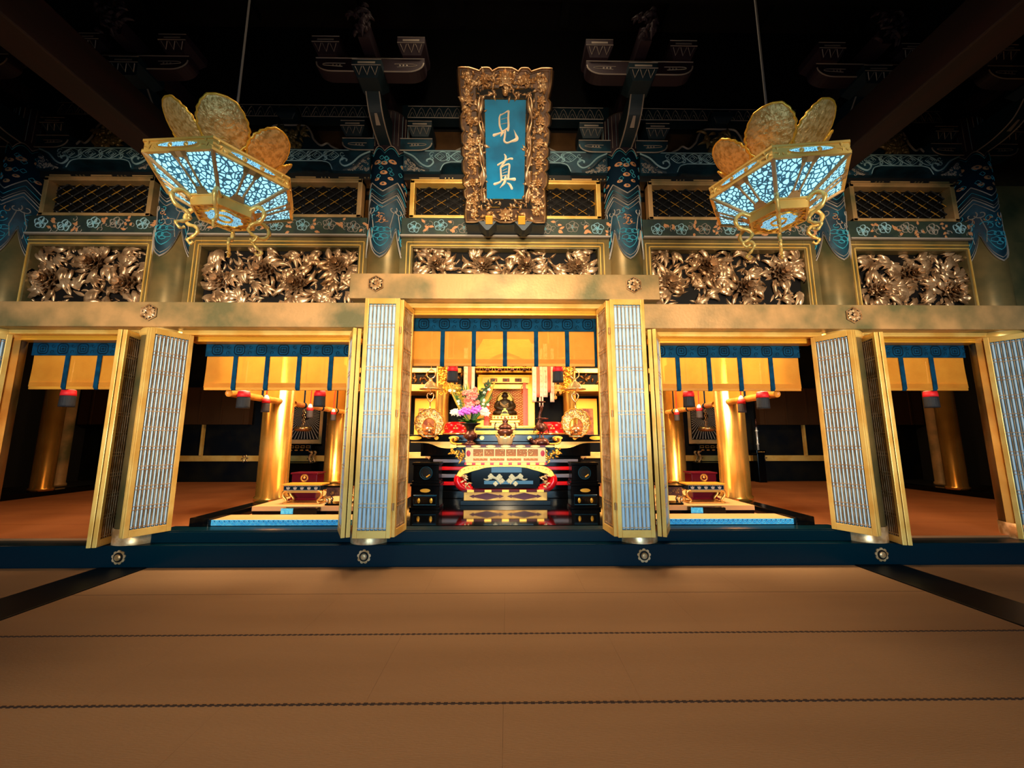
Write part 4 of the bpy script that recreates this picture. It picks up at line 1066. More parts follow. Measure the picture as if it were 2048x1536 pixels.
blind(5.84, 7.80, 2.60, 3.40, .235, [7.22 - .52 * i for i in range(3)], 'bamboo blind with indigo bands in the outermost opening on the right')

# ------------------------------------------------------------------ side bays: edged mat, dais, small tables
HAIR = mat('fire_gold', '#f0b860', .3, .7)
for s in (-1, 1):
    w = LAB[s]
    t = thing('edged_mat', f'thick straw mat with bright blue brocade edge behind the threshold of the {w} bay', 'mat', (s * 3.6, 6.5, .45), 'blue-edged mats')
    a, b = sorted((s * 2.42, s * 4.72))
    mb = MB(); mb.box(a, b, 6.37, 6.8, .45, .535); mb.build('straw_top', TATAMI_L, t)
    mb = MB(); mb.box(a - .002, b + .002, 6.355, 6.369, .452, .537); mb.build('brocade_edge', AZURE, t)
    mb = MB(); f = flatY(6.355); n = 30
    for i in range(n):
        x = a + (b - a) * (i + .5) / n; d = (b - a) / n
        for j in range(2):
            mb.m = j; mb.ribbon([(x + p * d * .5, .495 + q * (.034 - j * .014)) for p, q in ((0, 1), (1, 0), (0, -1), (-1, 0))], .006, f, .003, .0005, True)
        mb.m = 1; mb.leaf(f, (x - d * .5, .533), -PI / 2, .03, .03, 0, .003, .001, nt=3)
    mb.build('brocade_motif', [AZURE_L, AZURE_D], t)
    # straw dais
    t = thing('straw_dais', f'low straw-topped dais carrying the small gold table in the {w} bay', 'dais', (s * 3.4, 7.6, .45), 'low straw daises')
    a, b = sorted((s * 2.35, s * 4.40))
    mb = MB(); mb.box(a, b, 7.0, 9.4, .45, .56); mb.build('base', LACQ_BLK, t)
    mb = MB(); mb.box(a, b, 6.98, 9.4, .561, .64); mb.build('straw_top', TATAMI_L, t)
    # gold-legged low table
    cx = s * 3.68
    t = thing('low_table', f'low table with curled gold legs and blue lotus panel, {w} bay', 'table', (cx, 7.35, .64), 'gold-legged low tables')
    mb = MB(); mb.box(cx - .36, cx + .36, 7.2, 7.52, .965, .99); mb.build('top', LACQ_RED if False else G_BRIGHT, t, bev=.006)
    mb = MB(); mb.box(cx - .33, cx + .33, 7.215, 7.5, .875, .964); mb.build('apron', INDIGO_D, t)
    f = flatY(7.215); mb = MB()
    for k in range(5):
        x = cx + (k - 2) * .125
        for a in (-.6, 0, .6): mb.leaf(f, (x, .89), PI / 2 + a, .06, .03, 0, .008, .003, nt=4)
    mb.ribbon([(cx - .325, .88), (cx + .325, .88), (cx + .325, .96), (cx - .325, .96)], .012, f, .008, .001, True)
    mb.build('lotus_relief', PALE, t)
    for lx, ly in ((-1, 7.24), (1, 7.24), (-1, 7.48), (1, 7.48)):
        mb = MB(); P3 = cr([(cx + lx * .28, ly, .875), (cx + lx * .345, ly, .84), (cx + lx * .34, ly, .77), (cx + lx * .28, ly, .70), (cx + lx * .30, ly, .66), (cx + lx * .34, ly, .665)], 4)
        mb.tube(P3, [.03 - .018 * i / len(P3) for i in range(len(P3))], 8); mb.build('leg', HAIR, t, smooth=True)
    mb = MB(); mb.box(cx - .33, cx + .33, 7.23, 7.25, .835, .876); mb.box(cx - .32, cx + .32, 7.22, 7.5, .641, .66); mb.build('stretcher', HAIR, t)
    # red sutra box with round crest
    t = thing('sutra_box', f'dark red sutra box with round gold crest, {w} bay', 'box', (s * 3.85, 7.75, .64), 'sutra boxes')
    mb = MB(); mb.box(s * 3.85 - .24, s * 3.85 + .24, 7.6, 7.9, .66, 1.13); mb.box(s * 3.85 - .27, s * 3.85 + .27, 7.57, 7.93, .641, .68); mb.build('body', LACQ_MAR, t, bev=.01)
    mb = MB(); mb.box(s * 3.85 - .26, s * 3.85 + .26, 7.58, 7.92, 1.131, 1.16); mb.build('lid', LACQ_MAR, t, bev=.008)
    mb = MB(); f = flatY(7.6); mb.ribbon([(s * 3.85 + .06 * cos(q), 1.06 + .06 * sin(q)) for q in [2 * PI * i / 20 for i in range(20)]], .03, f, .012, .001, True); mb.leaf(f, (s * 3.85, 1.04), PI / 2, .07, .05, 0, .012, .004, nt=4); mb.build('crest', HAIR, t)
    # black lacquer box in front
    t = thing('lacquer_box', f'small black lacquer box with blue corner before the dais, {w} bay', 'box', (s * 3.5, 6.88, .45), 'black lacquer boxes')
    mb = MB(); mb.box(s * 3.5 - .30, s * 3.5 + .30, 6.82, 6.96, .45, .63); mb.build('body', LACQ_BLK, t, bev=.01)
    mb = MB(); mb.box(s * 3.5 - .305, s * 3.5 - .10, 6.815, 6.822, .54, .632); mb.build('corner_fitting', AZURE, t)
    # dark carved side stand near the inner edge
    cx = s * 2.98
    t = thing('side_stand', f'dark carved stand with gold curls beside the low table, {w} bay', 'stand', (cx, 7.15, .64), 'carved side stands')
    mb = MB(); mb.box(cx - .22, cx + .22, 7.03, 7.35, .95, .98); mb.build('top', LACQ_BLK, t, bev=.006)
    mb = MB(); mb.box(cx - .20, cx + .20, 7.05, 7.33, .641, .67); mb.build('base_board', LACQ_BLK, t, bev=.006)
    mb = MB(); mb.box(cx - .19, cx + .19, 7.07, 7.31, .80, .949); mb.build('apron', BRONZE, t)
    f = flatY(7.07); mb = MB(); r = random.Random(4)
    for k in range(12): mb.ribbon(spiral(cx + r.uniform(-.15, .15), .88 + r.uniform(-.04, .04), .005, .03, r.uniform(0, 6), .9, 10), .012, f, .012)
    mb.build('relief', BRASS, t)
    for lx in (-1, 1):
        for ly in (7.1, 7.28):
            mb = MB(); P3 = cr([(cx + lx * .12, ly, .80), (cx + lx * .2, ly, .77), (cx + lx * .17, ly, .71), (cx + lx * .2, ly, .67)], 4); mb.tube(P3, [.03 - .012 * i / len(P3) for i in range(len(P3))], 8); mb.build('leg', BRASS, t, smooth=True)
    # hanging scroll with rays at the back wall
    cx = s * 7.2
    t = thing('hanging_scroll', f'black hanging scroll with radiating gold rays at the back of the {w} bay', 'scroll', (cx, 13.98, 1.7), 'ray-patterned hanging scrolls')
    mb = MB(); mb.box(cx - .60, cx + .60, 13.965, 13.985, 1.6, 3.7); mb.build('mounting', G_AGED, t)
    mb = MB(); mb.box(cx - .50, cx + .50, 13.95, 13.966, 1.78, 3.6); mb.build('picture', LACQ_BLK if False else G_DARK, t)
    f = flatY(13.95); mb = MB(); c = (cx, 2.62)
    for k in range(48):
        a = 2 * PI * k / 48; dx, dz = cos(a), sin(a)
        L = min(.48 / max(1e-3, abs(dx)), (.96 if dz > 0 else .82) / max(1e-3, abs(dz)))
        mb.ribbon([(c[0] + dx * .15, c[1] + dz * .15), (c[0] + dx * L, c[1] + dz * L)], [.006, .022], f, .006)
    mb.build('rays', PALE, t)
    mb = MB(); mb.tube([(cx - .64, 13.95, 1.6), (cx + .64, 13.95, 1.6)], .03, 10); mb.build('roller', LACQ_BLK, t)
    # hanging brass lamp dish in front of the scroll
    lx, ly = s * 6.25, 12.0
    t = thing('hanging_lamp', f'brass disc lamp on an ornate chain in front of the ray scroll, {w} bay', 'lamp', (lx, ly, 2.05), 'brass disc lamps')
    mb = MB(); mb.lathe([(.0, 2.03), (.16, 2.03), (.24, 2.07), (.25, 2.13), (.20, 2.18), (.10, 2.19), (.08, 2.16), (0, 2.15)], (lx, ly, 0), 28); mb.build('disc', BRASS, t, smooth=True)
    mb = MB()
    for k in range(10): mb.tube([(lx + .03 * cos(q) + (.015 if k % 2 else -.015), ly, 2.24 + k * .07 + .045 * sin(q)) for q in [2 * PI * i / 8 for i in range(8)]], .010, 5, True)
    mb.tube([(lx, ly, 2.15), (lx, ly, 2.3)], .012, 5); mb.tube([(lx, ly, 2.9), (lx, ly, 5.99)], .006, 5); mb.build('chain', BRASS, t)
    # black and gold altar table by the wall
    cx = s * 7.2
    t = thing('offering_table', f'black offering table with gold mounts below the ray scroll, {w} bay', 'table', (cx, 13.5, 1.0), 'black offering tables')
    mb = MB(); mb.box(cx - .62, cx + .62, 13.3, 13.7, 1.60, 1.64); mb.box(cx - .55, cx + .55, 13.35, 13.65, 1.44, 1.61); mb.box(cx - .6, cx + .6, 13.3, 13.7, 1.40, 1.45); mb.build('top', LACQ_BLK, t, bev=.008)
    mb = MB(); f = flatY(13.35)
    for k in range(6):
        x = cx - .46 + .184 * k; mb.ribbon([(x - .06, 1.50), (x + .06, 1.50), (x + .06, 1.57), (x - .06, 1.57)], .022, f, .01, .001, True); mb.disc((x, 1.425), .06, lambda a, b, h: (a, 13.3 - h, b), .008, 8, .02)
    mb.build('mounts', HAIR, t)
    for lx in (-1, 1):
        for ly in (13.36, 13.62):
            mb = MB(); P3 = cr([(cx + lx * .5, ly, 1.40), (cx + lx * .60, ly, 1.33), (cx + lx * .52, ly, 1.2), (cx + lx * .55, ly, 1.08), (cx + lx * .6, ly, 1.02)], 4); mb.tube(P3, [.04 - .015 * i / len(P3) for i in range(len(P3))], 8); mb.build('leg', G_AGED, t, smooth=True)
    mb = MB(); mb.box(cx - .66, cx + .66, 13.25, 13.75, .45 if s else 0, 1.0); mb.build('pedestal', LACQ_BLK, t)
mb = MB(); x, y = 8.78, 13.5
t = thing('candlestick', 'tall pale candlestick on a black stand against the dark mural, right bay', 'candlestick', (x, y, .33))
mb.lathe([(.035, 1.42), (.03, 1.6), (.05, 1.62), (.03, 1.66), (.032, 2.05), (.055, 2.08), (.03, 2.12), (.02, 2.22)], (x, y, 0), 14); mb.build('stem', mat('silver_white', '#e8e4da', .3, .5), t, smooth=True)
mb = MB(); mb.lathe([(.10, 2.22), (.02, 2.23), (.02, 2.38), (.012, 2.5)], (x, y, 0), 12); mb.build('drip_pan', BRONZE, t, smooth=True)
mb = MB(); mb.box(x - .16, x + .16, y - .16, y + .16, 1.30, 1.42); mb.box(x - .13, x + .13, y - .13, y + .13, .33, 1.3); mb.build('stand', LACQ_BLK, t, bev=.01)
mb = MB(); f = flatY(y - .16)
for k in range(5): mb.disc((x - .1 + .05 * k, 1.36), .016, f, .01, 8)
mb.build('stand_mounts', HAIR, t)

inner_pillar(15.2 - .6, 11.2, .13, .36, 6, 'slim bright gold pillar nearest the right edge inside the outermost right opening')
t = thing('lattice_screen', 'narrow white-barred screen deep in the dark of the outermost left opening', 'screen', (-13.1, 9.3, .36))
mb = MB(); mb.box(-13.28, -13.2, 9.28, 9.32, .36, 2.0); mb.box(-13.0, -12.92, 9.28, 9.32, .36, 2.0); mb.box(-13.28, -12.92, 9.28, 9.32, 1.95, 2.05); mb.build('frame', BLACK, t)
mb = MB()
mb.box(-13.12, -13.08, 9.27, 9.29, .37, 1.95)
for i in range(14): mb.box(-13.2, -13.0, 9.27, 9.29, .45 + i * .11, .48 + i * .11)
mb.build('bars', TWHITE, t)
for s in (-1, 1):
    mb = MB(); a, b = sorted((s * 9.0, s * 14.9)); mb.box(a, b, 13.6, 13.8, 2.3, 3.6)
    for i in range(8): mb.box(s * (9.2 + .75 * i) - .03, s * (9.2 + .75 * i) + .03, 13.57, 13.6, 2.3, 3.6)
    struct('trim_3', mb, mat('dim_brown_panel', '#3a2412', .8, 0, spec=.1))
# ------------------------------------------------------------------ main altar room
mb = MB(); mb.box(-4.4, 4.4, 12.2, 12.3, .45, 6.0); struct('wall_back', mb, MURAL)
t = thing('altar_wall_rail', 'gold rail low on the back wall of the main altar, behind the black stands', 'rail', (0, 12.15, 1.2))
mb = MB(); mb.box(-4.4, 4.4, 12.1, 12.2, 1.21, 1.40); mb.build('rail', G_LEAF, t, bev=.01)
for x in (-2.38, 2.38):
    mb = MB(); f = flatY(12.1)
    for k in range(7): mb.leaf(f, (x + .03 * cos(k * .9), 1.305 + .03 * sin(k * .9)), k * .9, .11, .06, .6, .025, .008, nt=4)
    mb.build('fitting', G_FRAME, t)
for s in (-1, 1):
    w = LAB[s]; a, b = sorted((s * 1.3, s * 4.4))
    t = thing('altar_transom', f'gold beams with a dark carved strip high beside the shrine, {w} side', 'transom', (s * 2.8, 11.1, 3.16), 'carved strips beside the shrine')
    mb = MB(); mb.box(a, b, 11.0, 12.195, 3.16, 3.36); mb.box(a, b, 11.0, 12.195, 3.70, 3.84); mb.build('beams', G_LEAF, t, bev=.01)
    mb = MB(); mb.box(a, b, 11.12, 11.18, 3.36, 3.7); mb.build('backing', G_DARK, t)
    mb = MB(); f = flatY(11.12); r = random.Random(70 + s)
    for k in range(44): mb.leaf(f, (r.uniform(a, b), r.uniform(3.42, 3.64)), r.uniform(0, 6.3), r.uniform(.14, .24), .08, r.uniform(-1.4, 1.4), .06, .03, 3, 6, h0=.0)
    mb.build('carving', BRONZE_GOLD, t, smooth=True)
    inner_pillar(s * 1.66, 10.0, .17, .45, 6.0, f'gold pillar flanking the shrine, {w} side, partly behind the wheel lantern')
    # gold-framed hanging scroll behind each wheel lantern
    cx = s * 2.36
    t = thing('portrait_scroll', f'gold-bordered portrait scroll with reddish picture behind the wheel lantern, {w} side', 'scroll', (cx, 11.5, 1.75), 'gold-bordered scrolls')
    mb = MB(); mb.box(cx - .36, cx + .36, 11.49, 11.51, 1.72, 3.0); mb.build('mounting', G_BRIGHT, t)
    mb = MB(); mb.box(cx - .24, cx + .24, 11.475, 11.49, 1.9, 2.7); mb.build('picture', mat('faded_red_picture', '#8a4030', .7, 0, '#c47a4a', 6., .4, .6), t)
    mb = MB(); mb.tube([(cx - .4, 11.48, 1.72), (cx + .4, 11.48, 1.72)], .03, 8); mb.build('roller', LACQ_BLK, t)
# lacquered altar platform
t = thing('altar_platform', 'wide black lacquered altar platform with gold plates in front of the shrine', 'altar', (0, 9.6, .45))
mb = MB(); mb.box(-2.22, 2.22, 9.0, 9.7, 1.74, 1.90); mb.box(-2.0, 2.0, 9.2, 9.7, 1.4, 1.74); mb.box(-1.9, 1.9, 9.12, 9.7, .45, .62); mb.box(-1.78, 1.78, 9.25, 9.7, .62, 1.4)
mb.build('body', LACQ_BLK, t, bev=.012)
mb = MB(); f = flatY(9.0)
for x, wd in ((-2.1, .16), (-1.6, .05), (-1.2, .12), (-.55, .05), (.55, .05), (1.2, .12), (1.6, .05), (2.1, .16)): mb.prism([(x + wd * cos(q), 1.825 + .045 * sin(q)) for q in [2 * PI * i / 14 for i in range(14)]], lambda a, b, d: f(a, b, d), 0, .008)
mb.build('gold_plates', G_BRIGHT, t)
mb = MB()
for s in (-1, 1):
    P2 = cr([(2.2, 1.72), (1.8, 1.70), (1.5, 1.60), (1.2, 1.58)], 4); mb.prism([(s * a, b) for a, b in P2] + [(s * 1.2, 1.74), (s * 2.2, 1.74)], lambda a, b, d: (a, d, b), 9.05, 9.1)
    mb.build('gold_bracket', G_LEAF, t); mb = MB()
mb = MB()
for s in (-1, 1):
    for k in range(4):
        a, b = sorted((s * .9, s * 1.7)); mb.m = k % 2; mb.box(a, b, 9.14 + .02 * k, 9.26, .74 + k * .17, .82 + k * .17)
mb.build('moldings', [LACQ_RED, mat('grey_lacquer', '#6a6a80', .3, 0)], t, bev=.01)
# stepped gold front below the shrine
t = thing('shrine_pedestal', 'gold stepped pedestal with dark inset panels carrying the shrine', 'pedestal', (0, 10.4, .45))
mb = MB(); mb.box(-1.05, 1.05, 9.78, 11.2, 1.3, 1.95); mb.box(-.95, .95, 9.72, 11.2, 1.95, 1.99); mb.box(-.92, .92, 9.8, 11.2, 1.99, 2.09); mb.box(-1.0, 1.0, 9.72, 11.2, 2.09, 2.13); mb.box(-.75, .75, 9.78, 11.2, .45, 1.3)
mb.build('steps', G_BRIGHT, t, bev=.008)
mb = MB()
for s in (-1, 1): mb.box(s * .5 - .27, s * .5 + .27, 9.79, 9.80, 2.01, 2.07); mb.box(s * .52 - .3, s * .52 + .3, 9.77, 9.78, 1.75, 1.92)
mb.build('inset_panels', TEAL, t)
# the shrine
t = thing('shrine', 'gold-roofed shrine with red corner posts sheltering the seated statue', 'shrine', (0, 10.4, 2.13))
mb = MB()
for k in range(3): mb.box(-.72 - .06 * k, .72 + .06 * k, 10.0 - .08 * k, 11.2, 3.42 + .10 * k, 3.47 + .10 * k)
mb.prism([(-.92, 3.72), (-.55, 3.78), (-.25, 3.93), (0, 4.02), (.25, 3.93), (.55, 3.78), (.92, 3.72), (.96, 3.80), (.5, 3.95), (0, 4.25), (-.5, 3.95), (-.96, 3.80)], lambda a, b, d: (a, d, b), 9.7, 9.86)
mb.prism([(-.96, 3.72), (.96, 3.72), (.6, 4.4), (-.6, 4.4)], lambda a, b, d: (a, d, b), 9.86, 11.2)
mb.build('roof', G_BRIGHT, t)
mb = MB(); f = flatY(9.84); r = random.Random(2)
for i in range(5):
    x = -.64 + .32 * i
    for sg in (-1, 1): mb.ribbon(spiral(x + sg * .07, 3.60, .012, .06, 0 if sg > 0 else PI, sg * .9, 12), .022, f, .03)
    mb.ribbon(cr([(x - .15, 3.66), (x, 3.70), (x + .15, 3.66)], 3), .03, f, .03)
    mb.m = 1; mb.disc((x + .16, 3.58), .05, f, .02, 8); mb.m = 0
mb.build('eave_carving', [G_FRAME, BRONZE], t)
mb = MB(); mb.box(-.62, .62, 9.98, 10.1, 3.25, 3.41); mb.box(-.58, .58, 10.0, 10.1, 3.10, 3.22); mb.build('header', G_LEAF, t, bev=.006)
mb = MB(); f = flatY(9.98)
for i in range(3):
    x = -.32 + .32 * i; mb.m = 0; mb.prism([(x - .09, 3.285), (x + .09, 3.285), (x + .09, 3.375), (x - .09, 3.375)], lambda a, b, d: f(a, b, d), .0, .006)
    mb.m = 1; mb.disc((x, 3.33), .03, f, .02, 8)
mb.build('header_panels', [BRONZE, TEAL], t)
RP = mat('red_gold_post', '#e04a10', .4, .1)
for s in (-1, 1):
    for x, y in ((.48, 9.98), (.55, 10.05)):
        mb = MB(); mb.box(s * x - .036, s * x + .036, y - .02, y + .02, 2.13, 3.26)
        for k in range(6): mb.box(s * x - .046, s * x + .046, y - .028, y + .02, 2.3 + k * .16, 2.33 + k * .16)
        mb.build('corner_post', RP, t)
    mb = MB(); mb.box(s * .66 - .09, s * .66 + .09, 10.0, 10.12, 2.13, 3.42); mb.build('side_pillar', G_BRIGHT, t, bev=.01)
    mb = MB(); f = flatY(9.97)
    for k in range(6): mb.ribbon(cr([(s * .44, 3.2), (s * .40, 3.12), (s * .43, 3.0), (s * .38, 2.95)], 4), .014, f, .008)
    mb.build('curtain_edge', RP, t)
mb = MB(); mb.box(-.62, .62, 10.75, 10.8, 2.13, 3.3); mb.build('backing', mat('gold_brocade', '#e0a850', .6, .1), t)
mb = MB(); f = flatY(10.75)
for i in range(12):
    for j in range(11):
        x, z = -.56 + .102 * i + (.05 if j % 2 else 0), 2.2 + .1 * j
        if abs(x) < .17 and z < 2.9: continue
        mb.ribbon(blossom_outline(x, z,   .038, 4, .4, 14), .022, f, .006, .001, True)
mb.build('brocade_motif', mat('brocade_red', '#c84018', .6), t)
# seated statue
t = thing('seated_statue', 'dark seated statue of a robed figure inside the gold shrine', 'statue', (0, 10.3, 2.42))
mb = MB(); cx, cy = -.03, 10.32
rings(mb, [(cx, cy - .04, 2.42, .30, .20), (cx, cy - .05, 2.46, .33, .23), (cx, cy - .04, 2.52, .31, .22), (cx, cy - .02, 2.58, .23, .18), (cx, cy, 2.66, .19, .14), (cx, cy + .01, 2.74, .19, .13), (cx, cy + .02, 2.80, .175, .115), (cx, cy + .02, 2.84, .13, .10), (cx, cy + .01, 2.865, .065, .065),
           (cx, cy, 2.89, .05, .052), (cx, cy - .01, 2.91, .062, .068), (cx, cy - .015, 2.945, .074, .08), (cx, cy - .01, 2.985, .076, .082), (cx, cy - .005, 3.02, .066, .072), (cx, cy, 3.045, .04, .045), (cx, cy, 3.055, .01, .01)], 28)
mb.tube(cr([(cx - .17, cy - .02, 2.78), (cx - .23, cy - .10, 2.66), (cx - .13, cy - .20, 2.585), (cx - .03, cy - .235, 2.575)], 4), [.06, .062, .064, .066, .068, .068, .066, .062, .056, .05, .044, .036, .03], 10)
mb.tube(cr([(cx + .17, cy - .02, 2.78), (cx + .23, cy - .10, 2.66), (cx + .13, cy - .20, 2.585), (cx + .03, cy - .235, 2.575)], 4), [.06, .062, .064, .066, .068, .068, .066, .062, .056, .05, .044, .036, .03], 10)
mb.tube([(cx, cy - .088, 2.965), (cx, cy - .104, 2.94), (cx, cy - .092, 2.93)], [.008, .014, .008], 6)
for sg in (-1, 1): mb.tube([(cx + sg * .076, cy, 2.975), (cx + sg * .082, cy + .005, 2.95), (cx + sg * .072, cy, 2.925)], [.010, .016, .008], 6)
STAT = mat('aged_dark_wood', '#3a2a14', .4, .25, '#20170c', 8.)
mb.build('body', STAT, t, smooth=True)
mb = MB(); f2 = lambda a, b, h: (cx + a, cy - .245 + (b - 2.45) * .25 - h, b)
mb.prism([(-.05, 2.60), (.05, 2.60), (.085, 2.46), (.12, 2.42), (-.12, 2.42), (-.085, 2.46)], lambda a, b, d: f2(a, b, d), 0, .03); mb.build('sash', mat('yellow_silk', '#f8e070', .6), t, bev=.006)
mb = MB()
for k in range(3): mb.tube(cr([(cx - .13, cy - .11, 2.78 - k * .03), (cx - .02 + k * .02, cy - .16, 2.68 - k * .03), (cx + .09, cy - .13, 2.74 - k * .04)], 5), .010, 5)
mb.build('robe_folds', G_AGED, t)
mb = MB(); mb.tube([(cx + .24 * sin(q), 10.52, 2.72 + .42 * (1 - cos(q)) / 2 * 0 + .30 * cos(q) + .06) for q in [-2.2 + 4.4 * i / 24 for i in range(25)]], .018, 6)
mb.prism([(cx + .21 * sin(q), 2.78 + .28 * cos(q)) for q in [2 * PI * i / 24 for i in range(24)]], lambda a, b, d: (a, d, b), 10.53, 10.55); mb.build('halo', mat('dull_gold_halo', '#b08a30', .4, .6), t)
mb = MB(); mb.box(-.36, .30, 10.05, 10.6, 2.30, 2.41); mb.box(-.42, .36, 10.0, 10.65, 2.22, 2.28); mb.box(-.38, .32, 10.03, 10.62, 2.13, 2.22)
t = thing('statue_pedestal', 'small tiered yellow-gold pedestal under the seated statue', 'pedestal', (0, 10.3, 2.13)); mb.build('tiers', G_BRIGHT, t, bev=.008)
mb = MB(); f = flatY(10.05)
for i in range(7): mb.leaf(f, (-.30 + .09 * i, 2.32), PI / 2, .08, .05, 0, .015, .006, nt=4)
mb.build('lotus_relief', RP, t)

# banners, gold garlands
BAN = mat('banner_white_silk', '#f0d8b8', .7); BANP = mat('banner_pink_silk', '#d86a4a', .7)
def banner(x, wd, z0, z1, label, s):
    t = thing('banner', label, 'banner', (x, 9.62, z0), 'layered altar banners')
    for k in range(3):
        mb = MB(); xx = x + (k - 1) * wd / 3; mb.grid(lambda u, v: (xx - wd / 5 + wd / 2.5 * u, 9.60 + .015 * k + .012 * sin(u * 9 + v * 4), z0 + .12 * ((k + (s > 0)) % 3) + (z1 - z0) * v), 5, 14)
        mb.build('cloth', BAN if k != 1 else BANP, t, smooth=True, solid=.006)
    mb = MB(); f = flatY(9.58)
    for i in range(9):
        for k in (-1, 1): mb.ribbon(spiral(x + k * wd / 3, z0 + .25 + i * .13, .008, .03, i, .8, 8), .008, f, .004)
    mb.build('embroidery', G_FRAME, t)
    mb = MB(); mb.tube([(x - wd * .5, 9.615, z1 + .1), (x + wd * .5, 9.615, z1 + .1)], .015, 6); mb.tube([(x, 9.615, z1 + .1), (x, 9.615, 6.0)], .008, 5); mb.build('hanging_rod', HAIR, t)
banner(-.93, .26, 2.66, 4.1, 'white and pink layered banner hanging left of the shrine, behind the flowers', -1)
banner(.80, .26, 2.60, 4.1, 'pale banner with pink strips hanging just right of the shrine', 1)
banner(1.08, .26, 2.72, 4.1, 'outer white banner hanging right of the shrine beside the tassel', 1)
def garland(s, label):
    t = thing('gold_garland', label, 'garland', (s * 1.4, 9.35, 2.7), 'gold flower garlands')
    r = random.Random(40 + s); mb = MB()
    for k in range(34):
        u = k / 33; px = s * (1.50 - .02 * k * .4) + r.uniform(-.2, .2); pz = 3.75 - .8 * u + r.uniform(-.06, .06); px = s * 1.46 + r.uniform(-.22, .16) * (1 - .5 * u); R = r.uniform(.045, .085)
        f = lambda a, b, h, yy=9.3 + r.uniform(-.06, .1): (a, yy - h, b)
        for j in range(6): mb.leaf(f, (px + R * .25 * cos(j * 1.05), pz + R * .25 * sin(j * 1.05)), j * 1.05, R, R * .8, 0, .02, -.012, 0, 4, blunt=.5)
        mb.disc((px, pz), R * .3, f, .035, 6, h0=.01)
    mb.build('blossoms', G_BRIGHT, t)
    mb = MB()
    for j in range(3):
        x0 = s * (1.22 + .12 * j)
        mb.tube([(x0, 9.3, 3.6), (x0 - s * .02, 9.3, 2.75 + .12 * j)], .007, 5)
        for k in range(6): mb.lathe([(.0, .05), (.035, .02), (.03, -.03), (0, -.05)], (x0 - s * .01, 9.3, 2.8 + .12 * j + k * .13), 8)
    mb.build('drops', HAIR, t)
    mb = MB(); mb.tube([(s * 1.44, 9.32, 3.6), (s * 1.44, 9.32, 6.0)], .01, 5); mb.build('cord', HAIR, t)
garland(-1, 'bunched gold flower garland hanging left of the banners'); garland(1, 'bunched gold flower garland hanging right of the banners')

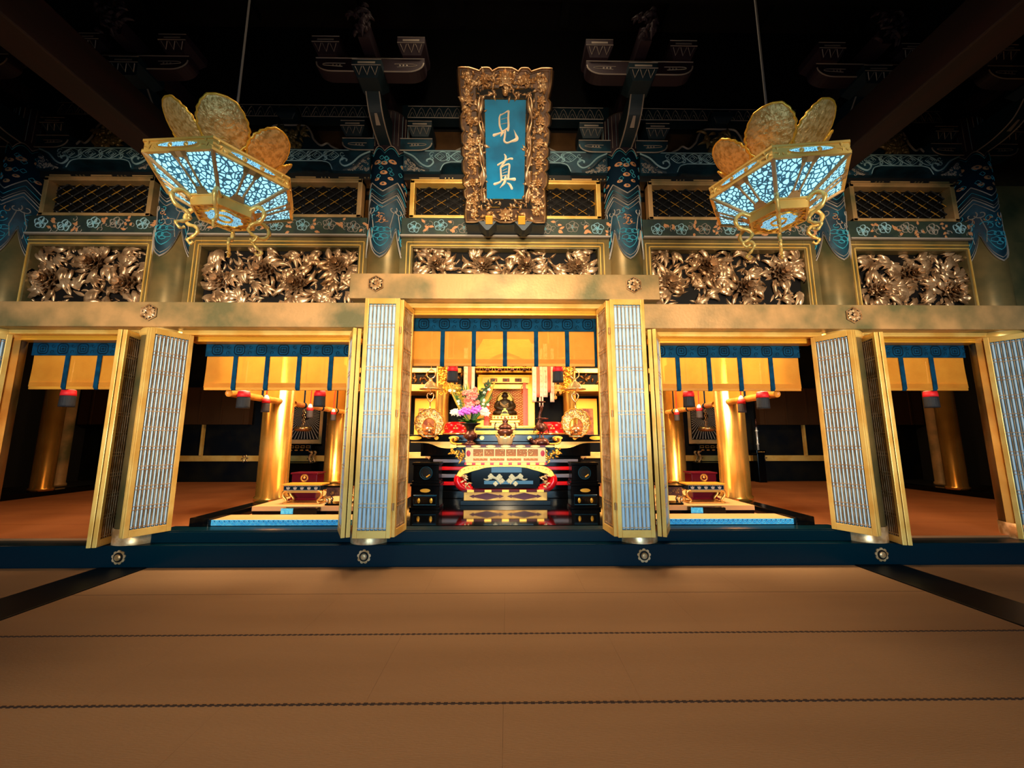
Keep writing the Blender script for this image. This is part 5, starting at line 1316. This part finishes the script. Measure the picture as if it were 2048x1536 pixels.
# dish lanterns with a ring and wheel lanterns beneath
for s in (-1, 1):
    w = LAB[s]; x, y = (-1.69 if s < 0 else 1.56), 8.6
    t = thing('bell_canopy', f'polished brass bell-shaped canopy with a ring above the wheel lantern, {w} side', 'canopy', (x, y, 2.85), 'brass bell canopies')
    mb = MB(); mb.lathe([(.25, 2.90), (.24, 2.915), (.17, 2.94), (.13, 3.02), (.07, 3.07), (.035, 3.10), (.03, 3.16)], (x, y, 0), 28); mb.build('bell', BRASS, t, smooth=True)
    mb = MB(); mb.tube([(x + .10 * cos(q), y, 3.25 + .10 * sin(q)) for q in [2 * PI * i / 22 for i in range(22)]], .014, 6, True); mb.build('ring', BRASS, t, smooth=True)
    mb = MB(); mb.tube([(x, y, 3.35), (x, y, 5.99)], .008, 5); mb.build('cord', BRASS, t)
    t = thing('wheel_lantern', f'pale gold openwork wheel lantern holding a lamp bowl, {w} of the altar', 'lantern', (x, y, 1.86), 'wheel lanterns')
    zc = 2.15; R = .315
    mb = MB(); f = lambda a, b, h: (x + a, y - .03 - h, zc + b)
    ringp = [(R * (1 + .03 * cos(16 * q)) * sin(q), R * (1 + .03 * cos(16 * q)) * cos(q)) for q in [2 * PI * i / 96 for i in range(96)]]
    arch = [(.145 * sin(q), -.06 + .17 * cos(q)) for q in [-PI * .72 + PI * 1.44 * i / 30 for i in range(31)]]
    sect = [(R * 1.0 * sin(q), R * cos(q)) for q in [-PI * .86 + PI * 1.72 * i / 60 for i in range(61)]]
    # flat annulus between rim and arch
    arch2 = [(.145 * sin(-PI * .72 + PI * 1.44 * i / 60), -.06 + .17 * cos(-PI * .72 + PI * 1.44 * i / 60)) for i in range(61)]
    v = [f(*p, .0) for p in sect] + [f(*p, .0) for p in arch2] + [f(*p, -.06) for p in sect] + [f(*p, -.06) for p in arch2]
    fs = []
    for i in range(60):
        fs += [(i, i + 1, 62 + i, 61 + i), (123 + i, 122 + i, 183 + i, 184 + i), (i + 1, i, 122 + i, 123 + i), (61 + i, 62 + i, 184 + i, 183 + i)]
    mb.add(v, fs); mb.build('openwork_wheel', OPENW, t)
    mb = MB(); mb.ribbon(ringp, .03, f, .03, .0, True); mb.ribbon(arch, .024, f, .028, .0)
    r = random.Random(8)
    for k in range(46):
        q = r.uniform(-2.5, 2.5); rr = r.uniform(.20, .28); mb.leaf(f, (rr * sin(q), rr * cos(q)), r.uniform(0, 6.3), .07, .03, r.uniform(-1.5, 1.5), .02, .008, 0, 4, h0=.005)
    mb.build('wheel_rim', HAIR, t)
    mb = MB(); mb.lathe([(.06, 1.88), (.12, 1.90), (.145, 1.97), (.14, 2.03), (.10, 2.07), (.05, 2.10), (.03, 2.14)], (x, y, 0), 24); mb.build('lamp_bowl', BRASS_R, t, smooth=True)
    mb = MB(); mb.lathe([(.14, 1.84), (.16, 1.85), (.15, 1.87), (.06, 1.88)], (x, y, 0), 20); mb.build('foot', BRASS, t, smooth=True)
    mb = MB(); mb.tube([(x, y, zc + R), (x, y, zc + R + .16)], .016, 6)
    heart = cr([(0, .18), (-.05, .24), (-.075, .32), (-.04, .38), (0, .34), (.04, .38), (.075, .32), (.05, .24)], 4, True); mb.tube([(x + a, y, zc + R + b - .02) for a, b in heart], .016, 6, True)
    mb.tube([(x, y, zc + R + .35), (x, y, 2.92)], .010, 5); mb.build('hook', BRASS, t, smooth=True)
    # red lacquer drum stand with gold roundels
    x2 = -1.17 if s < 0 else 1.09
    t = thing('drum_stand', f'round vermilion lacquer stand with gold roundels on the altar platform, {w} side', 'stand', (x2, 9.35, 1.90), 'vermilion drum stands')
    mb = MB(); mb.lathe([(.34, 1.901), (.35, 1.94), (.29, 1.97), (.31, 2.05), (.29, 2.14), (.24, 2.19), (.22, 2.2), (0, 2.2)], (x2, 9.32, 0), 32); mb.build('body', LACQ_RED, t, smooth=True)
    mb = MB()
    for k in range(9):
        q = -PI * .95 + PI * .9 * k / 8; g = cyl(x2, 9.32, .308)
        for dx, dz in ((0, .035), (-.03, -.02), (.03, -.02)): mb.disc(((k - 4) * .42 + dx / .3, 2.06 + dz), .07, g, .012, 8, .022) if k % 2 == 0 else None
        mb.disc(((k - 4) * .3, 1.925), .2, cyl(x2, 9.32, .352), .006, 8, .016)
    mb.build('roundels', HAIR, t)
# black lacquer stands
for s in (-1, 1):
    w = LAB[s]; x0, x1 = sorted((s * 1.28, s * 1.83)); cx = (x0 + x1) / 2
    for k, (z0, z1, dw) in enumerate(((.45, .94, 0.0), (.94, 1.34, .025))):
        nm = ('lower', 'upper')[k]
        t = thing('lacquer_chest', f'{nm} black lacquer chest of the stack on the {w} of the altar table', 'chest', (cx, 7.9, z0), 'stacked black lacquer chests')
        y0, y1 = 7.7 + dw, 8.1
        mb = MB(); mb.box(x0 + dw, x1 - dw, y0, y1, z0 + .05, z1 - .05); mb.box(x0 + dw - .02, x1 - dw + .02, y0 - .02, y1, z0 + .001, z0 + .05); mb.box(x0 + dw - .02, x1 - dw + .02, y0 - .02, y1, z1 - .05, z1 - .001); mb.build('body', LACQ_BLK, t, bev=.008)
        f = flatY(y0); mb = MB()
        if k:
            mb.m = 0; mb.disc((cx, z0 + .20), .115, f, .004, 28)
            mb.m = 1; mb.ribbon([(cx + .12 * cos(q), z0 + .20 + .12 * sin(q)) for q in [2 * PI * i / 32 for i in range(32)]], .014, f, .016, .001, True); mb.ribbon([(cx + .08 * cos(q), z0 + .20 + .09 * sin(q)) for q in [2 * PI * i / 32 for i in range(32)]], .008, f, .014, .001, True)
            mb.m = 2; mb.ribbon([(cx + .01, z0 + .12), (cx + .08, z0 + .17)], .03, f, .01)
        else:
            mb.m = 2; mb.prism([(cx + .10 * cos(q), z0 + .36 + .036 * sin(q)) for q in [2 * PI * i / 16 for i in range(16)]], lambda a, b, d: f(a, b, d), 0, .008)
            mb.m = 1; mb.ribbon([(x0 + .05, z0 + .27), (x1 - .05, z0 + .27)], .016, f, .012); mb.ribbon([(x0 + .06, z0 + .09), (x1 - .06, z0 + .09), (x1 - .06, z0 + .25), (x0 + .06, z0 + .25)], .012, f, .01, .001, True)
            mb.m = 2
            for q in (-.12, .12): mb.disc((cx + q, z0 + .17), .03, f, .012, 8, .05)
        mb.build('mounts', [G_DARK, mat('blue_black_edge', '#1c4a66', .2, 0, coat=1), G_BRIGHT], t)
# ------------------------------------------------------------------ fore table of the altar
t = thing('altar_table', 'ornate altar table with gold panels, red curved legs and white scroll flowers', 'table', (0, 8.4, .45))
Y0, Y1 = 8.2, 8.75
mb = MB(); mb.box(-1.12, 1.12, Y0 - .04, Y1, 1.625, 1.675); mb.build('top', LACQ_MAR, t, bev=.008)
mb = MB(); f = flatY(Y0 - .04)
for k in range(7): mb.prism([((k - 3) * .31 + .10 * cos(q), 1.65 + .02 * sin(q)) for q in [2 * PI * i / 12 for i in range(12)]], lambda a, b, d: f(a, b, d), 0, .008)
for s in (-1, 1): mb.box(s * 1.09 - .06, s * 1.09 + .06, Y0 - .05, Y0 - .04, 1.62, 1.68)
mb.build('edge_plates', G_BRIGHT, t)
for s in (-1, 1):
    mb = MB(); P2 = cr([(.93, 1.70), (1.08, 1.70), (1.15, 1.74), (1.15, 1.80), (1.10, 1.83), (1.06, 1.80), (1.08, 1.77)], 5); n = len(P2)
    mb.add([q for i, (a, b) in enumerate(P2) for q in ((s * a, Y0 - .02, b), (s * a, Y1 - .05, b))], [(2 * i, 2 * i + 1, 2 * i + 3, 2 * i + 2) for i in range(n - 1)]); mb.build('scroll_end', G_BRIGHT, t, smooth=True, solid=.03)
mb = MB(); mb.box(-.84, .84, Y0 + .02, Y1 - .05, 1.31, 1.624); mb.build('panel_band', G_PALE, t)
f = flatY(Y0 + .02); mb = MB(); r = random.Random(5)
mb.m = 0
for k in range(6):
    x = -.575 + .23 * k; mb.m = 1; mb.prism([(x - .095, 1.455), (x + .095, 1.455), (x + .095, 1.575), (x - .095, 1.575)], lambda a, b, d: f(a, b, d), 0, .004)
    mb.m = 0; mb.ribbon([(x - .1, 1.45), (x + .1, 1.45), (x + .1, 1.58), (x - .1, 1.58)], .016, f, .016, .001, True)
    for j in range(7): mb.leaf(f, (x + r.uniform(-.07, .07), 1.515 + r.uniform(-.04, .04)), r.uniform(0, 6.3), .06, .028, r.uniform(-1, 1), .015, .006, 0, 4, h0=.004)
for k in range(4):
    x = -.53 + .353 * k; mb.m = 1; mb.prism([(x - .15, 1.35), (x + .15, 1.35), (x + .15, 1.40), (x - .15, 1.40)], lambda a, b, d: f(a, b, d), 0, .004)
    mb.m = 0
    for j in range(7): mb.leaf(f, (x - .12 + .04 * j, 1.375), (j % 2) * 2 + .5, .04, .022, 1, .01, .004, 0, 4, h0=.004)
mb.m = 2
for s in (-1, 1): mb.disc((s * .78, 1.50), .045, f, .012, 14, .065)
mb.build('panel_relief', [G_PALE, mat('salmon_ground', '#c8783c', .6), mat('pink_crest', '#d83a50', .5)], t)
for s in (-1, 1):
    mb = MB(); f = flatY(Y0 + .10); r = random.Random(6)
    for k in range(34):
        u = r.random(); x = .86 + .30 * u; z = 1.60 - .22 * (1 - u) * r.random() - .06 * r.random() - .02
        mb.leaf(f, (s * x, z), r.uniform(0, 6.3), r.uniform(.06, .11), .045, r.uniform(-1.5, 1.5), .04, .015, 3, 5, h0=r.uniform(0, .04))
    mb.build('wing_ornament', G_BRIGHT, t)
mb = MB(); mb.box(-.86, .86, Y0, Y1 - .05, 1.262, 1.309); mb.build('waist_board', LACQ_RED, t, bev=.006)
mb = MB(); f = flatY(Y0)
for k in range(9): mb.box((k - 4) * .19 - .055, (k - 4) * .19 + .055, Y0 - .008, Y0, 1.264, 1.307)
mb.build('waist_plates', G_BRIGHT, t)
sh = cr([(0, 1.262), (.52, 1.262), (.80, 1.24), (.96, 1.15), (1.03, 1.02)], 6); shi = cr([(.93, 1.02), (.86, 1.08), (.78, 1.10), (.70, 1.13), (.55, 1.17), (.42, 1.205), (.2, 1.225), (0, 1.225)], 6)
pts = sh + shi
mb = MB(); mb.prism(pts + [(-a, b) for a, b in reversed(pts)][1:-1], lambda a, b, d: (a, d, b), Y0 - .03, Y0 + .05); mb.build('gold_shoulder', G_BRIGHT, t, bev=.006)
mb = MB(); f = flatY(Y0 - .03)
for s in (-1, 1):
    for k in range(7): mb.ribbon(spiral(s * (.45 + .08 * k), 1.235 - .012 * k - .01 * max(0, k - 4), .006, .022, k, .8, 8), .008, f, .006)
mb.build('shoulder_engraving', BRONZE, t)
for s in (-1, 1):
    for y in (Y0 + .03, Y1 - .12):
        mb = MB(); P3 = cr([(s * .98, y, 1.05), (s * 1.0, y, .95), (s * .93, y, .83), (s * .80, y, .77), (s * .68, y, .765)], 5)
        mb.tube(P3, [.06 + .025 * sin(PI * min(1, i / len(P3) * 1.4)) for i in range(len(P3))], 12); mb.build('leg', LACQ_RED, t, smooth=True)
    mb = MB(); f = flatY(Y0 - .04); r = random.Random(3)
    for k in range(16): mb.leaf(f, (s * (.80 + r.uniform(-.06, .07)), .97 + r.uniform(-.12, .1)), r.uniform(0, 6.3), .09, .04, r.uniform(-1.5, 1.5), .03, .012, 3, 5)
    mb.build('leg_mount', G_FRAME, t)
mb = MB(); mb.box(-.72, .72, Y0 + .12, Y0 + .16, .78, 1.25); mb.build('back_panel', LACQ_BLK, t)
mb = MB(); mb.box(-.30, .34, Y0 + .112, Y0 + .12, 1.10, 1.235); mb.box(-.45, .58, Y0 + .112, Y0 + .12, .86, .93); mb.build('blue_cloth', mat('blue_silk', '#1c6e92', .4), t)  # flat blue strips painted in as reflections on the dark panel
mb = MB(); f = flatY(Y0 + .1); W = mb
for s in (-1, 1):
    W.ribbon(cr([(s * .46, .97), (s * .38, .95), (s * .30, 1.0), (s * .20, .98), (s * .12, .90), (s * .10, .86)], 5), [.02 + .03 * sin(PI * i / 25) for i in range(26)], f, .02)
    for cx_, cz, R in ((.31, 1.02, .06), (.13, 1.01, .06), (.21, .87, .05), (.07, .93, .05)):
        for j in range(4): W.disc((s * cx_ + R * .5 * cos(j * 1.57), cz + R * .5 * sin(j * 1.57)), R * .55, f, .02, 10)
mb.build('white_scroll_flowers', mat('ivory_paint', '#f8f0c8', .5), t)
mb = MB(); mb.box(-.90, .90, Y0 - .03, Y1, .715, .765); mb.build('foot_board', LACQ_MAR, t, bev=.008)
mb = MB()
for k in range(5): mb.box((k - 2) * .36 - .07, (k - 2) * .36 + .07, Y0 - .04, Y0 - .03, .717, .763)
mb.build('foot_plates', G_BRIGHT, t)
mb = MB(); mb.box(-.86, .86, Y0 - .01, Y1, .545, .714); mb.build('plinth', DULL_GOLD, t, bev=.006)
mb = MB(); mb.box(-.93, .93, Y0 - .03, Y1, .451, .544); mb.build('base_board', LACQ_BLK, t, bev=.006)
mb = MB(); f = flatY(Y0 - .01)
for s in (-1, 1):
    c = s * .39; mb.prism([(c - .36, .63), (c - .27, .665), (c - .25, .65), (c, .70), (c + .25, .65), (c + .27, .665), (c + .36, .63), (c + .27, .595), (c + .25, .61), (c, .56), (c - .25, .61), (c - .27, .595)], lambda a, b, d: f(a, b, d), 0, .005)
mb.build('diamond_insets', LACQ_MAR, t)

# ------------------------------------------------------------------ on the altar table: vase with flowers, incense burner, crane candlestick
vx, vy = -.77, 8.45
mb = MB(); mb.lathe([(.13, 1.676), (.14, 1.69), (.10, 1.72), (.06, 1.75), (.065, 1.78), (.12, 1.82), (.145, 1.87), (.125, 1.92), (.085, 1.96), (.08, 2.0)], (vx, vy, 0), 28)
t = thing('flower_vase', 'bronze altar vase with flared dark rim at the left end of the altar table', 'vase', (vx, vy, 1.676)); mb.build('body', BRONZE, t, smooth=True)
mb = MB(); mb.lathe([(.08, 2.0), (.10, 2.06), (.15, 2.10), (.22, 2.125), (.225, 2.14), (.15, 2.125), (.09, 2.08)], (vx, vy, 0), 28, cap=False); mb.build('flared_rim', mat('dark_bronze', '#20282a', .35, .6), t, smooth=True)
mb = MB(); f = cyl(vx, vy, .125)
for k in range(9): mb.ribbon(spiral(k * .7 - 2.8, 1.87, .08, .22, k, .7, 8), .02, lambda a, b, h: f(a, 1.87 + (b - 1.87) * .25, h + .015), .012)
mb.build('relief', mat('light_bronze', '#9a5a48', .35, .7), t)
t = thing('flower_arrangement', 'tall altar flower arrangement of coral, violet and white blooms in the vase', 'flowers', (vx, vy, 2.1))
r = random.Random(21)
GREEN = mat('leaf_green', '#4c7a1c', .5, 0, '#2c5410', 12.); GREEN_D = mat('deep_green_leaf', '#1e3c12', .5); YEL = mat('yellow_green_leaf', '#b8962a', .5)
def free(o, d, up):
    d = Vector(d).normalized(); sd = d.cross(Vector(up)).normalized(); n = sd.cross(d)
    return lambda a, b, h: tuple(Vector(o) + d * a + sd * b + n * h)
def bloom(c, R, m, nm='blossom', rows=((6, .5, 0.), (5, .2, .4))):
    mb = MB(); f = free(c, (1, 0, 0), (0, -1, .25))
    for n, rr, hh in rows:
        for k in range(n):
            a = 2 * PI * k / n + hh * 3 + r.uniform(-.2, .2); mb.leaf(f, (R * rr * .4 * cos(a), R * rr * .4 * sin(a)), a, R * (1 - rr * .2), R * .75, 0, R * .25, R * .12, 0, 5, h0=hh * R, tip=R * .15, blunt=.55)
    mb.disc((0, 0), R * .22, f, R * .55, 7, h0=R * .3); mb.build(nm, m, t, smooth=True)
CORAL = mat('coral_petal', '#e8584a', .5, 0, '#f08a78', 8.); VIO = mat('violet_petal', '#c84ad0', .5, 0, '#e07ae0', 9.); WHT = mat('white_petal', '#fff0d8', .5); PINK = mat('pink_petal', '#e88a88', .5)
for k in range(12):
    a = 2 * PI * k / 12; R = .05 + .10 * (k % 3) / 2; bloom((vx + .02 + R * 1.1 * cos(a), vy - .1 + r.uniform(-.06, .04), 2.68 + R * 1.4 * sin(a)), r.uniform(.055, .08), CORAL if k % 4 else PINK)
bloom((vx, vy - .14, 2.50), .10, PINK)
for k in range(6): bloom((vx - .17 + .07 * k, vy - .17, 2.36 + .03 * (k % 2) + .01 * k), .085, VIO)
for x, z in ((-.30, 2.38), (-.24, 2.34), (-.36, 2.36), (.28, 2.36), (.34, 2.40), (.25, 2.42), (.37, 2.34)): bloom((vx + x, vy - .12, z), .075, WHT)
for k in range(16):                                    # cup of leaves above the rim
    a = PI * (k + .5) / 16 * 2; mb = MB(); f = free((vx, vy - .02, 2.13), (cos(a), sin(a), r.uniform(.15, .45)), (0, 0, 1)); mb.leaf(f, (0, 0), 0, r.uniform(.26, .36), .12, r.uniform(-.3, .3), .03, .02, 0, 7); mb.build('leaf', GREEN if k % 3 else GREEN_D, t, smooth=True)
for k in range(26):                                    # upright blades and sprays
    x = r.uniform(-1, 1); lean = x * .62 + (.12 if x > 0 else -.05)
    mb = MB(); f = free((vx + x * .07, vy + r.uniform(-.02, .08), 2.2), (lean, r.uniform(-.06, .12), 1), (0, -1, .2)); mb.leaf(f, (0, 0), 0, r.uniform(.65, 1.05) * (1.05 if abs(x) > .3 else .9), r.uniform(.06, .11), r.uniform(-.25, .25), .05, .02, 0, 9)
    mb.build('leaf', (GREEN, GREEN_D, YEL)[k % 3], t, smooth=True)
for sx in (-1, 1):
    for q in range(3):
        mb = MB(); P3 = cr([(vx, vy, 2.2), (vx + sx * .12, vy, 2.5), (vx + sx * (.22 + .08 * q), vy - .02, 2.8 + .1 * q)], 5); mb.tube(P3, .008, 5)
        for p in P3[4:]:
            for j in range(3):
                f = free(p, (r.uniform(-1, 1), r.uniform(-.6, .2), r.uniform(-.3, 1)), (0, -1, .3)); mb.leaf(f, (0, 0), 0, r.uniform(.07, .12), .05, .3, .01, .008, 0, 4)
        mb.build('spray', YEL if sx < 0 else GREEN_D, t)
for k in range(10): 
    c = (vx + r.choice((-1, 1)) * r.uniform(.22, .46), vy - .05, r.uniform(2.42, 2.95)); bloom(c, r.uniform(.03, .045), WHT, 'bud', ((5, .5, 0.),))
# incense burner in its pale stand
t = thing('incense_stand', 'small pale gold stand under the incense burner', 'stand', (-.01, 8.35, 1.676))
mb = MB(); mb.lathe([(.13, 1.677), (.15, 1.70), (.17, 1.80), (.185, 1.86), (.17, 1.86), (.15, 1.83), (0, 1.83)], (-.01, 8.35, 0), 24); mb.build('bowl', mat('ivory_gold', '#e8cf98', .35, .4), t, smooth=True)
mb = MB()
for k in range(8):
    a = 2 * PI * k / 8; mb.tube([(-.01 + .175 * cos(a), 8.35 + .175 * sin(a), 1.85), (-.01 + .20 * cos(a), 8.35 + .20 * sin(a), 1.90)], [.03, .008], 6)
mb.build('points', HAIR, t)
t = thing('incense_burner', 'brown bronze lidded incense burner at the middle of the altar table', 'incense burner', (-.01, 8.35, 1.86))
mb = MB(); mb.lathe([(.07, 1.845), (.12, 1.87), (.17, 1.93), (.165, 1.99), (.12, 2.02)], (-.01, 8.35, 0), 24); mb.build('body', BRONZE, t, smooth=True)
mb = MB(); mb.lathe([(.145, 2.021), (.15, 2.04), (.12, 2.09), (.06, 2.13), (.05, 2.15), (.07, 2.18), (.05, 2.22), (.015, 2.25)], (-.01, 8.35, 0), 24); mb.build('lid', BRONZE, t, smooth=True)
for s in (-1, 1):
    mb = MB(); mb.tube(cr([(-.01 + s * .15, 8.35, 1.99), (-.01 + s * .22, 8.35, 2.02), (-.01 + s * .22, 8.35, 2.12), (-.01 + s * .19, 8.35, 2.15)], 4), .016, 6); mb.build('handle', BRONZE, t, smooth=True)
# crane on a tortoise
kx, ky = .78, 8.45
t = thing('crane_candlestick', 'bronze crane candlestick standing on a tortoise at the right end of the altar table', 'candlestick', (kx, ky, 1.676))
mb = MB(); rings(mb, [(kx, ky, 1.677, .15, .12), (kx, ky, 1.72, .17, .14), (kx, ky, 1.79, .14, .11), (kx, ky, 1.83, .05, .04)], 16)
mb.tube(cr([(kx - .14, ky - .04, 1.72), (kx - .21, ky - .05, 1.76), (kx - .24, ky - .06, 1.82)], 3), [.045, .045, .042, .04, .042, .045, .03], 8)
for dx in (-.12, .12): mb.tube([(kx + dx, ky - .1, 1.72), (kx + dx * 1.3, ky - .15, 1.68)], .03, 6)
mb.build('tortoise', BRONZE, t, smooth=True)
mb = MB()
for dx in (-.035, .035): mb.tube([(kx + dx, ky, 1.81), (kx + dx * .8, ky, 1.98)], .014, 6)
rings(mb, [(kx + .02, ky, 1.95, .03, .03), (kx + .01, ky, 1.99, .10, .09), (kx, ky, 2.06, .125, .11), (kx - .02, ky, 2.13, .10, .08), (kx - .03, ky, 2.18, .05, .045), (kx - .045, ky - .02, 2.26, .034, .034), (kx - .03, ky - .03, 2.36, .028, .028), (kx, ky - .04, 2.44, .028, .03), (kx, ky - .06, 2.49, .034, .04), (kx, ky - .06, 2.53, .02, .024)], 14)
mb.tube([(kx, ky - .08, 2.49), (kx, ky - .2, 2.46)], [.018, .005], 6)
for s in (-1, 1):
    f = free((kx + s * .08, ky, 2.13), (s * .35, .35, -.8), (s, 0, .3)); mb.leaf(f, (0, 0), 0, .24, .13, 0, .03, .02, 4, 7)
mb.build('crane', BRONZE, t, smooth=True)
mb = MB(); mb.lathe([(.02, 2.53), (.02, 2.58), (.14, 2.30) if False else (.09, 2.60), (.09, 2.615), (.015, 2.62), (.014, 2.72)], (kx, ky - .05, 0), 14); mb.lathe([(.13, 2.235), (.135, 2.25), (.04, 2.26)], (kx + .02, ky, 0), 16); mb.build('candle_cup', BRONZE, t, smooth=True)
# ------------------------------------------------------------------ camera, light
cam = bpy.data.cameras.new('camera'); co = bpy.data.objects.new('camera', cam); COL.objects.link(co)
cam.sensor_width = 36; cam.lens = 36 * 770 / 2048; cam.clip_start = .05; cam.clip_end = 100
co.location = (.034, 0, 1.8)
co.rotation_euler = (PI / 2 + math.radians(8.13), 0, -math.radians(.7))
C.camera = co
def area(name, loc, target, size, power, col, sy=None, spread=180):
    l = bpy.data.lights.new(name, 'AREA'); l.energy = power; l.color = col; l.size = size
    if sy: l.shape = 'RECTANGLE'; l.size_y = sy
    l.spread = math.radians(spread)
    o = bpy.data.objects.new(name, l); COL.objects.link(o); o.location = loc
    o.rotation_euler = (Vector(target) - Vector(loc)).to_track_quat('-Z', 'Y').to_euler(); return o
def spot(name, loc, target, power, col, ang, blend=.8, rad=.15):
    l = bpy.data.lights.new(name, 'SPOT'); l.energy = power; l.color = col; l.spot_size = math.radians(ang); l.spot_blend = blend; l.shadow_soft_size = rad
    o = bpy.data.objects.new(name, l); COL.objects.link(o); o.location = loc
    o.rotation_euler = (Vector(target) - Vector(loc)).to_track_quat('-Z', 'Y').to_euler(); return o
WARM = (1., .66, .30); AMBER = (1., .55, .22); COOL = (.45, .78, 1.)
area('altar_lamp', (0, 7.2, 4.9), (0, 9.6, 1.6), 2.4, 150, WARM, 1.2)
area('altar_lamp', (0, 9.3, 5.2), (0, 10.4, 2), 1.6, 25, WARM)
for s in (-1, 1):
    area('bay_lamp', (s * 3.4, 7.4, 4.9), (s * 4.0, 9.2, .5), 1.6, 430, (1., .76, .46), 1.2)
    area('bay_lamp', (s * 3.5, 11.5, 5), (s * 5, 12.5, 0), 1.6, 120, AMBER)
    area('outer_bay_lamp', (s * 6.9, 7.4, 4.9), (s * 7.6, 9, .3), 1.4, 50, AMBER)
spot('hall_spot', (0, -.2, 5.8), (0, 5.8, 3.6), 900, (1., .75, .44), 56, 1., .3)
spot('hall_spot', (0, -2.2, 2.5), (0, 5.8, 3.7), 2700, (1., .76, .44), 50, 1., .3)
for s in (-1, 1):
    spot('hall_spot', (s * 4.2, -.6, 5.2), (s * 5.2, 5.8, 3.7), 700, (1., .73, .46), 60, 1., .3)
    spot('hall_spot', (s * 3.6, -2.0, 2.3), (s * 4.8, 5.8, 3.2), 2300, (1., .75, .45), 52, 1., .3)
spot('plaque_spot', (0, .2, 3.9), (0, 5.0, 5.6), 330, (1., .76, .5), 60, 1., .2)
area('hall_lamp', (0, 3.2, 8.6), (0, 3.6, 0), 2.0, 150, (1., .74, .46), spread=120)
area('daylight', (0, -14, 1.7), (0, 6, 2.2), 9, 2300, COOL, 3.2)
for x, y in ((-2.64, 3.41), (2.63, 3.40)):
    l = bpy.data.lights.new('lantern_bulb', 'POINT'); l.energy = 14; l.color = (.75, .9, 1.); l.shadow_soft_size = .06
    o = bpy.data.objects.new('lantern_bulb', l); COL.objects.link(o); o.location = (x, y, 4.75)
w = bpy.data.worlds.new('world'); C.world = w; w.use_nodes = True
w.node_tree.nodes['Background'].inputs[0].default_value = (.02, .03, .05, 1); w.node_tree.nodes['Background'].inputs[1].default_value = .15
C.view_settings.view_transform = 'Standard'; C.view_settings.look = 'None'; C.view_settings.gamma = 1; C.view_settings.exposure = 0
C.cycles.use_denoising = True
C.cycles.max_bounces = 6; C.cycles.diffuse_bounces = 3; C.cycles.glossy_bounces = 3; C.cycles.transparent_max_bounces = 6; C.cycles.transmission_bounces = 2
C.cycles.sample_clamp_indirect = 6; C.cycles.caustics_reflective = False; C.cycles.caustics_refractive = False
